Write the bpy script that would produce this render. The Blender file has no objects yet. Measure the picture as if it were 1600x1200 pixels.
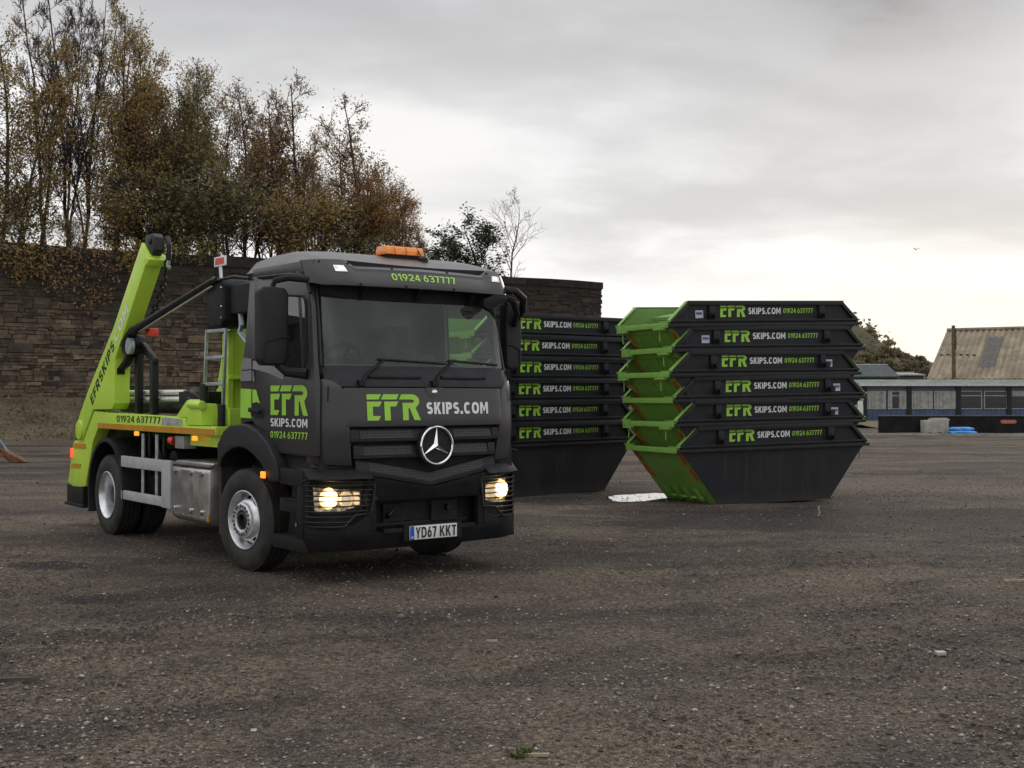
import bpy, bmesh, math, random
import numpy as np
from mathutils import Vector, Matrix, noise as mnoise
from mathutils.geometry import tessellate_polygon
R = math.radians
scene = bpy.context.scene
COL = scene.collection

# ------------------------------------------------------------------ camera
CAM_H = 1.741
FPX = 1909.0
cd = bpy.data.cameras.new('camera'); cam = bpy.data.objects.new('camera', cd); COL.objects.link(cam)
cd.sensor_width = 36.0; cd.lens = FPX / 1600 * 36.0; cd.clip_start = 0.1; cd.clip_end = 3000
cam.location = (0, 0, CAM_H); cam.rotation_euler = (R(90) + math.atan(20 / FPX), 0, 0)
scene.camera = cam
scene.view_settings.view_transform = 'Standard'; scene.view_settings.look = 'None'
scene.view_settings.exposure = 0.0; scene.view_settings.gamma = 1.0

# ------------------------------------------------------------------ node helper
class NT:
    def __init__(s, nt): s.nt = nt
    def n(s, t, **kw):
        nd = s.nt.nodes.new(t)
        for k, v in kw.items(): setattr(nd, k, v)
        return nd
    def put(s, sock, v):
        if hasattr(v, 'is_linked'): s.nt.links.new(v, sock)
        else: sock.default_value = v
    def math(s, op, a, b=None, c=None, clamp=False):
        nd = s.n('ShaderNodeMath', operation=op, use_clamp=clamp)
        s.put(nd.inputs[0], a)
        if b is not None: s.put(nd.inputs[1], b)
        if c is not None: s.put(nd.inputs[2], c)
        return nd.outputs[0]
    def mix(s, f, a, b, mode='MIX'):
        nd = s.n('ShaderNodeMix', data_type='RGBA', blend_type=mode)
        s.put(nd.inputs[0], f); s.put(nd.inputs[6], a); s.put(nd.inputs[7], b)
        return nd.outputs[2]
    def noise(s, vec, scale, detail=4, rough=.55, dist=0):
        nd = s.n('ShaderNodeTexNoise'); s.put(nd.inputs['Vector'], vec)
        nd.inputs['Scale'].default_value = scale; nd.inputs['Detail'].default_value = detail
        nd.inputs['Roughness'].default_value = rough; nd.inputs['Distortion'].default_value = dist
        return nd.outputs[0]
    def ramp(s, f, stops, interp='LINEAR'):
        nd = s.n('ShaderNodeValToRGB'); nd.color_ramp.interpolation = interp; e = nd.color_ramp.elements
        while len(e) < len(stops): e.new(.5)
        for k, (p, c) in enumerate(stops):
            e[k].position = p; e[k].color = (*c, 1) if len(c) == 3 else c
        s.put(nd.inputs[0], f); return nd.outputs[0]
    def maprange(s, v, a, b, c, d):
        nd = s.n('ShaderNodeMapRange'); nd.interpolation_type = 'SMOOTHSTEP'; s.put(nd.inputs[0], v)
        for k, q in enumerate((a, b, c, d)): nd.inputs[k + 1].default_value = q
        return nd.outputs[0]
    def mapping(s, vec, loc=(0, 0, 0), rot=(0, 0, 0), sc=(1, 1, 1)):
        nd = s.n('ShaderNodeMapping'); s.put(nd.inputs[0], vec)
        nd.inputs[1].default_value = loc; nd.inputs[2].default_value = rot; nd.inputs[3].default_value = sc
        return nd.outputs[0]

# ------------------------------------------------------------------ world: overcast sky, bright near the horizon
SUN_EL, SUN_AZ = R(9), R(21)
SKY_STRENGTH = 0.10
w = bpy.data.worlds.new('World'); scene.world = w; w.use_nodes = True
T = NT(w.node_tree); w.node_tree.nodes.clear()
out = T.n('ShaderNodeOutputWorld'); bg = T.n('ShaderNodeBackground'); T.put(out.inputs[0], bg.outputs[0])
sky = T.n('ShaderNodeTexSky', sky_type='NISHITA'); sky.sun_disc = False
sky.sun_elevation = SUN_EL; sky.sun_rotation = SUN_AZ; sky.air_density = 1.5; sky.dust_density = 4
tc = T.n('ShaderNodeTexCoord'); dirv = tc.outputs['Generated']
sx = T.n('ShaderNodeSeparateXYZ'); T.put(sx.inputs[0], dirv); X_, Y_, Z_ = sx.outputs
zc = T.math('MAXIMUM', Z_, 0.0)
den = T.math('ADD', zc, 0.16)
cv = T.n('ShaderNodeCombineXYZ'); T.put(cv.inputs[0], T.math('DIVIDE', X_, den)); T.put(cv.inputs[1], T.math('DIVIDE', Y_, den)); cv.inputs[2].default_value = 3.7
cl1 = T.noise(T.mapping(cv.outputs[0], loc=(.35, .1, 0), sc=(1.0, 1.35, 1)), 0.85, 6, .5, .35)
cl2 = T.noise(cv.outputs[0], 2.6, 5, .55, .2)
cl = T.math('ADD', T.math('MULTIPLY', cl1, .75), T.math('MULTIPLY', cl2, .25))
# elevation ramp of the cloud deck
elev = T.ramp(T.math('MULTIPLY', zc, 1.0), [(0.0, (1.0, .965, .90)), (.045, (.955, .93, .885)), (.085, (.97, .965, .95)), (.16, (.965, .97, .97)), (.24, (.885, .89, .90)), (.31, (.71, .715, .73)), (.42, (.70, .71, .73)), (.6, (1.18, 1.20, 1.22)), (1, (1.45, 1.47, 1.50))])
k = T.maprange(cl, .36, .64, .745, 1.20)
kz = T.maprange(zc, .0, .12, .12, 1.0)          # cloud contrast grows away from the horizon
kk = T.math('ADD', 1.0, T.math('MULTIPLY', T.math('SUBTRACT', k, 1.0), kz))
deck = T.mix(1.0, elev, kk, 'MULTIPLY')
# bright break in the cloud, left of centre, and the glow where the low sun sits
def lobe(az, el, tight, wob=.0):
    d = T.n('ShaderNodeVectorMath', operation='DOT_PRODUCT'); T.put(d.inputs[0], dirv)
    d.inputs[1].default_value = (math.sin(R(az)) * math.cos(R(el)), math.cos(R(az)) * math.cos(R(el)), math.sin(R(el)))
    a = T.math('ADD', d.outputs['Value'], T.math('MULTIPLY', T.math('SUBTRACT', cl, .5), wob))
    return T.math('POWER', T.math('MAXIMUM', a, 0.0), tight)
gap = T.maprange(lobe(-6, 8.0, 90, .035), .30, .85, 0, 1)
deck = T.mix(1.0, deck, T.math('SUBTRACT', 1.0, T.math('MULTIPLY', lobe(17, 19, 60, .08), .30)), 'MULTIPLY')
deck = T.mix(T.math('MULTIPLY', gap, .9), deck, (.96, .95, .93, 1))
glow = T.math('MULTIPLY', lobe(19, 1.0, 60), T.maprange(zc, .02, .17, 1, 0))
deck = T.mix(T.math('MULTIPLY', glow, .75), deck, (1.18, 1.12, .97, 1))
behind = T.maprange(Y_, -.6, .4, .95, 1.0)      # the deck is thicker on the side away from the sun
deck = T.mix(1.0, deck, behind, 'MULTIPLY')
deck10 = T.mix(1.0, deck, (1 / SKY_STRENGTH,) * 3 + (1,), 'MULTIPLY')
tot = T.mix(.992, sky.outputs[0], deck10)
T.put(bg.inputs[0], tot); bg.inputs[1].default_value = SKY_STRENGTH
sd = bpy.data.lights.new('sun', 'SUN'); sun = bpy.data.objects.new('sun', sd); COL.objects.link(sun)
sd.energy = 0.6; sd.angle = R(18); sd.color = (1, .87, .70)
sun.rotation_euler = (R(90) - SUN_EL, 0, R(180) - SUN_AZ); sun.location = (20, 50, 30)

# ------------------------------------------------------------------ materials
def new_mat(name):
    m = bpy.data.materials.new(name); m.use_nodes = True
    t = NT(m.node_tree); b = m.node_tree.nodes['Principled BSDF']
    return m, t, b
def mat(name, c, rough=.5, metal=0., var=.15, scale=6., bump=0., bscale=60., spec=.5, coat=0.):
    m, t, b = new_mat(name)
    co = t.n('ShaderNodeTexCoord').outputs['Object']
    n1 = t.noise(co, scale, 5, .6)
    dark = tuple(x * (1 - var) for x in c) + (1,); lite = tuple(min(1, x * (1 + var)) for x in c) + (1,)
    t.put(b.inputs['Base Color'], t.mix(t.maprange(n1, .3, .7, 0, 1), dark, lite))
    t.put(b.inputs['Roughness'], t.maprange(t.noise(co, scale * 2.3, 4), .3, .7, max(.02, rough - .07), min(1, rough + .08)))
    b.inputs['Metallic'].default_value = metal; b.inputs['Specular IOR Level'].default_value = spec
    b.inputs['Coat Weight'].default_value = coat
    if bump:
        bn = t.n('ShaderNodeBump'); bn.inputs['Strength'].default_value = bump; bn.inputs['Distance'].default_value = .01
        t.put(bn.inputs['Height'], t.noise(co, bscale, 4)); t.put(b.inputs['Normal'], bn.outputs[0])
    return m
def paint(name, c, rough=.38, dirt=.25, dirtc=(.10, .085, .065), coat=.25, low=None, spec=.35):
    """vehicle paint with dust: speckled noise dirt, more of it below `low` metres"""
    m, t, b = new_mat(name)
    co = t.n('ShaderNodeTexCoord').outputs['Object']
    n = t.math('ADD', t.math('MULTIPLY', t.noise(co, 3.1, 6, .65), .7), t.math('MULTIPLY', t.noise(co, 45, 3, .6), .3))
    f = t.math('MULTIPLY', t.maprange(n, .42, .72, 0, 1), dirt)
    if low:
        s = t.n('ShaderNodeSeparateXYZ'); t.put(s.inputs[0], co)
        f = t.math('ADD', f, t.math('MULTIPLY', t.maprange(t.math('ADD', s.outputs[2], t.math('MULTIPLY', n, .5)), low * .4, low + .25, .34, 0), 1.0), clamp=True)
    t.put(b.inputs['Base Color'], t.mix(f, (*c, 1), (*dirtc, 1)))
    t.put(b.inputs['Roughness'], t.math('ADD', rough, t.math('MULTIPLY', f, .4)))
    b.inputs['Coat Weight'].default_value = coat; b.inputs['Coat Roughness'].default_value = .25; b.inputs['Specular IOR Level'].default_value = spec
    bn = t.n('ShaderNodeBump'); bn.inputs['Strength'].default_value = .06; bn.inputs['Distance'].default_value = .01
    t.put(bn.inputs['Height'], t.noise(co, 9, 3)); t.put(b.inputs['Normal'], bn.outputs[0])
    return m
def emis(name, c, s):
    m, t, b = new_mat(name); b.inputs['Base Color'].default_value = (*c, 1); b.inputs['Roughness'].default_value = .2
    b.inputs['Emission Color'].default_value = (*c, 1); b.inputs['Emission Strength'].default_value = s
    return m
def glass(name, tint, refl=1.0, rough=.02, dust=.06):
    m, t, b = new_mat(name); m.node_tree.nodes.remove(b)
    o = m.node_tree.nodes['Material Output']
    tr = t.n('ShaderNodeBsdfTransparent'); tr.inputs[0].default_value = (*tint, 1)
    gl = t.n('ShaderNodeBsdfGlossy'); gl.inputs['Roughness'].default_value = rough; gl.inputs[0].default_value = (.95, .97, .97, 1)
    fr = t.n('ShaderNodeLayerWeight'); fr.inputs[0].default_value = .5; fr = t.math('ADD', .045, t.math('MULTIPLY', .95, t.math('POWER', fr.outputs['Facing'], 5.0)))
    mx = t.n('ShaderNodeMixShader'); t.put(mx.inputs[0], t.math('MULTIPLY', fr, refl, clamp=True)); t.put(mx.inputs[1], tr.outputs[0]); t.put(mx.inputs[2], gl.outputs[0])
    df = t.n('ShaderNodeBsdfDiffuse'); df.inputs[0].default_value = (.42, .45, .44, 1)
    co = t.n('ShaderNodeTexCoord').outputs['Object']
    mx2 = t.n('ShaderNodeMixShader'); t.put(mx2.inputs[0], t.maprange(t.noise(co, 4, 6, .65), .25, .8, dust * .3, dust)); t.put(mx2.inputs[1], mx.outputs[0]); t.put(mx2.inputs[2], df.outputs[0])
    t.put(o.inputs[0], mx2.outputs[0]); return m
def island_mat(name, cols, rough=.8, var=.25, translucent=0., bump=0, bscale=20, scale=3.):
    m, t, b = new_mat(name)
    g = t.n('ShaderNodeNewGeometry').outputs['Random Per Island']
    co = t.n('ShaderNodeTexCoord').outputs['Object']
    n = len(cols)
    c = t.ramp(g, [(i / max(1, n - 1), cols[i]) for i in range(n)])
    c = t.mix(1.0, c, t.maprange(t.noise(co, scale, 5, .65), .25, .75, 1 - var, 1 + var), 'MULTIPLY')
    t.put(b.inputs['Base Color'], c); b.inputs['Roughness'].default_value = rough
    b.inputs['Specular IOR Level'].default_value = .2
    if translucent:
        o = m.node_tree.nodes['Material Output']
        tl = t.n('ShaderNodeBsdfTranslucent'); t.put(tl.inputs[0], c)
        mx = t.n('ShaderNodeMixShader'); mx.inputs[0].default_value = translucent
        t.put(mx.inputs[1], b.outputs[0]); t.put(mx.inputs[2], tl.outputs[0]); t.put(o.inputs[0], mx.outputs[0])
    if bump:
        bn = t.n('ShaderNodeBump'); bn.inputs['Strength'].default_value = bump; bn.inputs['Distance'].default_value = .03
        t.put(bn.inputs['Height'], t.noise(co, bscale, 5, .65)); t.put(b.inputs['Normal'], bn.outputs[0])
    return m
M = dict(
    grey=paint('anthracite_paint', (.030, .0283, .0302), .34, .14, (.060, .052, .045), .15, 1.0, .5),
    plast=mat('black_plastic', (.011, .011, .0125), .55, var=.25, bump=.08, bscale=160, spec=.22),
    trim=mat('dark_trim', (.017, .0175, .020), .5, var=.2, bump=.05, bscale=120, spec=.28),
    black=mat('black_metal', (.008, .008, .009), .5, var=.3, spec=.3),
    void=mat('dark_interior', (.008, .008, .009), .8, var=.3),
    lime=paint('lime_paint', (.48, .71, .068), .38, .22, (.17, .165, .065), .2, .7),
    limeskip=paint('green_skip_paint', (.185, .365, .065), .45, .32, (.085, .11, .04), .1),
    limedirty=paint('dirty_green_paint', (.14, .27, .055), .55, .6, (.09, .085, .06), .05),
    skip=paint('skip_dark_paint', (.0125, .014, .0168), .5, .30, (.030, .028, .026), .0, None, .22),
    logo=mat('lime_vinyl', (.31, .60, .055), .4, var=.05),
    white=mat('white_vinyl', (.72, .73, .74), .4, var=.05),
    blackv=mat('black_vinyl', (.02, .03, .015), .45, var=.1),
    silverv=mat('silver_vinyl', (.25, .245, .26), .38, .4, var=.08),
    sticker=mat('grey_sticker', (.33, .34, .33), .5, var=.3, scale=18),
    orange=mat('orange_reflector', (.52, .23, .02), .35, var=.1),
    chev=mat('red_reflective_strip', (.50, .085, .025), .4, var=.3, scale=12),
    alu=mat('aluminium', (.52, .53, .54), .38, .85, var=.12, scale=4, bump=.04, bscale=90),
    galv=mat('galvanised_steel', (.40, .45, .47), .45, .7, var=.2, scale=14),
    guard=mat('silver_painted_guard', (.40, .40, .41), .5, .1, var=.1),
    steel=mat('brushed_steel', (.46, .45, .44), .34, .9, var=.18, scale=3, bump=.05, bscale=40),
    chrome=mat('chrome', (.82, .83, .84), .10, 1., var=.03),
    rubber=mat('tyre_rubber', (.021, .0195, .018), .8, var=.45, scale=5, bump=.25, bscale=80),
    rim=mat('rim_silver', (.68, .69, .71), .35, .75, var=.15, scale=12),
    hub=mat('hub_dark', (.022, .024, .032), .5, .3, var=.3),
    amber=mat('beacon_amber', (.85, .24, .018), .25, var=.15, scale=20, coat=.5),
    amberlit=emis('lit_amber', (1, .20, .018), 2.2), redlit=emis('lit_red', (1, .08, .03), 1.2),
    head=emis('lit_headlamp', (1, .70, .34), 11.0), head2=emis('lit_side_lamp', (1, .72, .42), 1.0), mark=emis('lit_marker', (1, .95, .86), .5),
    reflector=mat('lamp_reflector', (.75, .74, .72), .15, 1., var=.2, scale=25),
    ws=glass('windscreen_glass', (.76, .86, .82), 1.6, .012, .045), sg=glass('side_glass', (.72, .80, .77), 1.4, .01, .008), lens=glass('lamp_glass', (.92, .92, .90), .9, .02, .02),
    red=mat('red_plastic', (.62, .05, .03), .4, var=.1), plate=mat('number_plate_white', (.72, .72, .70), .35, var=.05), blue=mat('plate_blue', (.02, .08, .45), .4, var=.1),
    rust=mat('rusty_steel', (.14, .058, .026), .85, var=.6, scale=8, bump=.5, bscale=40),
    seat=mat('seat_cloth', (.03, .03, .033), .9, var=.3, scale=20),
)
def mesh_holes():
    m, t, b = new_mat('grille_mesh'); co = t.n('ShaderNodeTexCoord').outputs['Object']
    v = t.n('ShaderNodeTexVoronoi', feature='F1'); v.inputs['Scale'].default_value = 40; v.inputs['Randomness'].default_value = 0
    t.put(v.inputs['Vector'], t.mapping(co, sc=(.02, 1, 1)))
    f = t.maprange(v.outputs['Distance'], .30, .42, 0, 1)
    t.put(b.inputs['Base Color'], t.mix(f, (.004, .004, .004, 1), (.030, .030, .032, 1))); b.inputs['Roughness'].default_value = .5
    bn = t.n('ShaderNodeBump'); bn.inputs['Strength'].default_value = .8; bn.inputs['Distance'].default_value = .006; t.put(bn.inputs['Height'], f); t.put(b.inputs['Normal'], bn.outputs[0])
    return m
M['nut'] = mat('nut_steel', (.25, .24, .23), .4, .8)
def skip_paint():
    m, t, b = new_mat('skip_scuffed_paint'); co = t.n('ShaderNodeTexCoord').outputs['Object']
    drip = t.noise(t.mapping(co, sc=(9, 9, .8)), 1.0, 5, .6); dust = t.noise(co, 2.2, 6, .65); scr = t.noise(t.mapping(co, rot=(0, R(8), 0), sc=(1.2, 1, 30)), 2.0, 3, .7)
    c = t.mix(t.maprange(dust, .35, .7, 0, 1), (.0115, .013, .0158, 1), (.0165, .0178, .0205, 1))
    c = t.mix(t.math('MULTIPLY', t.maprange(drip, .52, .72, 0, 1), .35), c, (.045, .041, .036, 1))
    c = t.mix(t.math('MULTIPLY', t.maprange(scr, .66, .74, 0, 1), t.maprange(dust, .5, .7, 0, .5)), c, (.085, .08, .075, 1))
    s = t.n('ShaderNodeSeparateXYZ'); t.put(s.inputs[0], co)
    c = t.mix(t.math('MULTIPLY', t.maprange(t.math('ADD', s.outputs[2], t.math('MULTIPLY', dust, .35)), .12, .42, 1, 0), .5), c, (.05, .042, .034, 1))
    t.put(b.inputs['Base Color'], c); t.put(b.inputs['Roughness'], t.maprange(dust, .3, .7, .40, .62)); b.inputs['Specular IOR Level'].default_value = .28
    bn = t.n('ShaderNodeBump'); bn.inputs['Strength'].default_value = .35; bn.inputs['Distance'].default_value = .03; t.put(bn.inputs['Height'], t.noise(co, 1.7, 3, .5)); t.put(b.inputs['Normal'], bn.outputs[0])
    return m
M['skip'] = skip_paint()
M['mesh'] = mesh_holes()
def lamp_face():
    m, t, b = new_mat('lit_headlamp_face'); nv = t.n('ShaderNodeTexCoord').outputs['Normal']; s_ = t.n('ShaderNodeSeparateXYZ'); t.put(s_.inputs[0], nv)
    co = t.n('ShaderNodeTexCoord').outputs['Object']; n = t.noise(co, 38, 3, .6)
    k = t.math('ADD', s_.outputs[0], t.math('MULTIPLY', t.math('SUBTRACT', n, .5), .35))
    b.inputs['Base Color'].default_value = (.5, .4, .3, 1); b.inputs['Roughness'].default_value = .15
    t.put(b.inputs['Emission Color'], t.ramp(k, [(.55, (1, .38, .09)), (.80, (1, .66, .26)), (.97, (1, .84, .52))]))
    t.put(b.inputs['Emission Strength'], t.maprange(k, .50, 1.0, .9, 16)); return m
M['head'] = lamp_face()
def bowl():  # reflector glow painted as emission, standing in for lamp light on its facets
    m, t, b = new_mat('lamp_bowl_painted_glow'); co = t.n('ShaderNodeTexCoord').outputs['Object']; v = t.n('ShaderNodeTexVoronoi'); v.inputs['Scale'].default_value = 26; t.put(v.inputs['Vector'], co)
    b.inputs['Base Color'].default_value = (.6, .58, .55, 1); b.inputs['Metallic'].default_value = .9; b.inputs['Roughness'].default_value = .25
    b.inputs['Emission Color'].default_value = (1, .72, .42, 1); t.put(b.inputs['Emission Strength'], t.maprange(v.outputs['Distance'], .1, .75, .55, .02)); return m
M['bowl'] = bowl()
M['head3'] = emis('reflector_painted_glow', (1, .80, .55), .45)  # glints of the second reflector painted as a faint emission

# ------------------------------------------------------------------ mesh helpers
class MB:
    def __init__(s): s.v = []; s.f = []
    def add(s, v, f):
        o = len(s.v); s.v += [tuple(p) for p in v]; s.f += [tuple(i + o for i in q) for q in f]; return s
    def box(s, x0, x1, y0, y1, z0, z1):
        return s.add([(x, y, z) for x in (x0, x1) for y in (y0, y1) for z in (z0, z1)],
                     [(0, 1, 3, 2), (4, 6, 7, 5), (0, 4, 5, 1), (2, 3, 7, 6), (0, 2, 6, 4), (1, 5, 7, 3)])
    def obox(s, c, size, rot=None):
        rot = rot or Matrix(); c = Vector(c)
        vs = [c + rot.to_3x3() @ Vector((a * size[0] / 2, b * size[1] / 2, d * size[2] / 2)) for a in (-1, 1) for b in (-1, 1) for d in (-1, 1)]
        return s.add(vs, [(0, 1, 3, 2), (4, 6, 7, 5), (0, 4, 5, 1), (2, 3, 7, 6), (0, 2, 6, 4), (1, 5, 7, 3)])
    def prism(s, poly, fn, d0, d1, holes=()):
        loops = [list(poly)] + [list(h) for h in holes]
        pts = [p for l in loops for p in l]; n = len(pts)
        tris = tessellate_polygon([[Vector((p[0], p[1], 0)) for p in l] for l in loops])
        vs = [fn(p[0], p[1], d0) for p in pts] + [fn(p[0], p[1], d1) for p in pts]
        fs = [tuple(t) for t in tris] + [tuple(i + n for i in reversed(t)) for t in tris]
        o = 0
        for l in loops:
            m = len(l)
            for i in range(m): a, b = o + i, o + (i + 1) % m; fs.append((a, b, b + n, a + n))
            o += m
        return s.add(vs, fs)
    def sheet(s, poly, fn, holes=()):
        loops = [list(poly)] + [list(h) for h in holes]; pts = [p for l in loops for p in l]
        return s.add([fn(*p) for p in pts], [tuple(t) for t in tessellate_polygon([[Vector((p[0], p[1], 0)) for p in l] for l in loops])])
    def tube(s, path, r, n=8, cap=True, closed=False):
        P = [Vector(p) for p in path]; m = len(P); rs = r if isinstance(r, (list, tuple)) else [r] * m
        vs = []; prev = None
        for i in range(m):
            a = P[i - 1] if (i or closed) else P[i]; b = P[(i + 1) % m] if (i < m - 1 or closed) else P[i]
            d = (b - a).normalized()
            if prev is None:
                u = d.orthogonal().normalized()
            else:
                u = prev - d * prev.dot(d)
                u = u.normalized() if u.length > 1e-6 else d.orthogonal().normalized()
            prev = u; q = d.cross(u)
            for k in range(n):
                t = 2 * math.pi * k / n; vs.append(P[i] + (u * math.cos(t) + q * math.sin(t)) * rs[i])
        fs = []
        for i in range(m if closed else m - 1):
            j = (i + 1) % m
            for k in range(n): fs.append((i * n + k, i * n + (k + 1) % n, j * n + (k + 1) % n, j * n + k))
        if cap and not closed: fs += [tuple(range(n - 1, -1, -1)), tuple(range((m - 1) * n, m * n))]
        return s.add(vs, fs)
    def lathe(s, prof, n=40, c=(0, 0, 0), axis='y', skip=None):
        """prof: (radius, height along axis)"""
        vs = []; m = len(prof)
        for r, h in prof:
            for k in range(n):
                t = 2 * math.pi * k / n; a, b = r * math.cos(t), r * math.sin(t)
                p = (a, h, b) if axis == 'y' else ((a, b, h) if axis == 'z' else (h, a, b))
                vs.append((p[0] + c[0], p[1] + c[1], p[2] + c[2]))
        fs = []
        for i in range(m - 1):
            for k in range(n):
                if skip and skip(i, k): continue
                fs.append((i * n + k, i * n + (k + 1) % n, (i + 1) * n + (k + 1) % n, (i + 1) * n + k))
        return s.add(vs, fs)
    def disc(s, c, r, n=24, axis='y', h=.01):
        return s.lathe([(0.0001, 0), (r, 0), (r, h), (.0001, h)], n, c, axis)
    def grid(s, nu, nv, fn):
        vs = [fn(i / nu, j / nv) for i in range(nu + 1) for j in range(nv + 1)]
        return s.add(vs, [(i * (nv + 1) + j, (i + 1) * (nv + 1) + j, (i + 1) * (nv + 1) + j + 1, i * (nv + 1) + j + 1) for i in range(nu) for j in range(nv)])
    def solid(s, nu, nv, fa, fb):
        """closed slab between two grids"""
        o = (nu + 1) * (nv + 1); q = lambda i, j: i * (nv + 1) + j
        vs = [fa(i / nu, j / nv) for i in range(nu + 1) for j in range(nv + 1)] + [fb(i / nu, j / nv) for i in range(nu + 1) for j in range(nv + 1)]
        fs = []
        for i in range(nu):
            for j in range(nv):
                a = (q(i, j), q(i + 1, j), q(i + 1, j + 1), q(i, j + 1)); fs += [a, tuple(x + o for x in reversed(a))]
        for i in range(nu): fs += [(q(i, 0), q(i, 0) + o, q(i + 1, 0) + o, q(i + 1, 0)), (q(i, nv), q(i + 1, nv), q(i + 1, nv) + o, q(i, nv) + o)]
        for j in range(nv): fs += [(q(0, j), q(0, j + 1), q(0, j + 1) + o, q(0, j) + o), (q(nu, j), q(nu, j) + o, q(nu, j + 1) + o, q(nu, j + 1))]
        return s.add(vs, fs)
    def build(s, name, m, parent=None, bevel=0., smooth=35, seg=2):
        me = bpy.data.meshes.new(name); bm = bmesh.new()
        vs = [bm.verts.new(p) for p in s.v]
        for f in s.f:
            try: bm.faces.new([vs[i] for i in f])
            except ValueError: pass
        bmesh.ops.recalc_face_normals(bm, faces=bm.faces)
        if bevel:
            ed = [e for e in bm.edges if len(e.link_faces) == 2 and e.calc_face_angle(0) > R(35)]
            bmesh.ops.bevel(bm, geom=ed, offset=bevel, segments=seg, affect='EDGES', clamp_overlap=True, profile=.6)
        bm.to_mesh(me); bm.free()
        return link(name, me, m, parent, smooth)
def link(name, me, m, parent=None, smooth=35):
    if m is not None: me.materials.append(M[m] if isinstance(m, str) else m)
    if smooth and len(me.polygons):
        me.polygons.foreach_set('use_smooth', [True] * len(me.polygons))
        me.set_sharp_from_angle(angle=R(smooth))
    o = bpy.data.objects.new(name, me); COL.objects.link(o)
    if parent is not None: o.parent = parent
    return o
def tag(o, label=None, cat=None, group=None, kind=None):
    if label: o['label'] = label
    if cat: o['category'] = cat
    if group: o['group'] = group
    if kind: o['kind'] = kind
    return o
def empty(name, loc=(0, 0, 0), rz=0.0):
    o = bpy.data.objects.new(name, None); COL.objects.link(o); o.location = loc; o.rotation_euler = (0, 0, rz); o.empty_display_size = .3
    return o
def kids(o): return [c for c in COL.objects if c.parent == o]
CH = {}
def copy_tree(o, parent=None):
    c = o.copy(); COL.objects.link(c)
    if parent is not None: c.parent = parent
    for ch in CHILD.get(o.name, []): copy_tree(ch, c)
    return c
CHILD = {}
def index_children():
    CHILD.clear()
    for o in COL.objects:
        if o.parent: CHILD.setdefault(o.parent.name, []).append(o)
def at(px, py, d):
    """a point d metres in front of the camera seen at photo pixel (px, py): used to take positions off the photograph"""
    k = d * (1 + 0.0) ; return Vector(((px - 800) / FPX * d, d, CAM_H + (620 - py) / FPX * d))

# ------------------------------------------------------------------ lettering
_tc = {}
def glyphs(txt, bold=.02):
    """mesh of a word in the plain interface face, cap height 1 (used for small print): (verts2d, faces, width)"""
    key = (txt, bold)
    if key in _tc: return _tc[key]
    cu = bpy.data.curves.new('t', 'FONT'); cu.body = txt; cu.offset = bold; cu.fill_mode = 'FRONT'; cu.resolution_u = 3
    o = bpy.data.objects.new('t', cu); COL.objects.link(o)
    me = bpy.data.meshes.new_from_object(o.evaluated_get(bpy.context.evaluated_depsgraph_get()))
    v = np.array([x.co[:2] for x in me.vertices]); f = [tuple(p.vertices) for p in me.polygons]
    bpy.data.objects.remove(o); bpy.data.curves.remove(cu); bpy.data.meshes.remove(me)
    lo, hi = v.min(0), v.max(0); v = (v - lo) / (hi[1] - lo[1])
    _tc[key] = (v, f, v[:, 0].max()); return _tc[key]
def ribbon(path, w):
    P = [Vector(p) for p in path]; l, r = [], []
    for i, p in enumerate(P):
        d0 = (p - P[i - 1]).normalized() if i else (P[1] - p).normalized(); d1 = (P[i + 1] - p).normalized() if i < len(P) - 1 else d0
        n0, n1 = Vector((-d0.y, d0.x)), Vector((-d1.y, d1.x)); m = (n0 + n1); m = m / max(.3, m.dot(n0)) if m.length > .01 else n0
        l.append(tuple(p + m * w / 2)); r.append(tuple(p - m * w / 2))
    return l + r[::-1]
def sell(cx_, cy_, rx, ry, a0, a1, n=14, e=.80):
    o = []
    for i in range(n + 1):
        a = R(a0 + (a1 - a0) * i / n); c_, s_ = math.cos(a), math.sin(a)
        o.append((cx_ + rx * math.copysign(abs(c_) ** e, c_), cy_ + ry * math.copysign(abs(s_) ** e, s_)))
    return o
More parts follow.
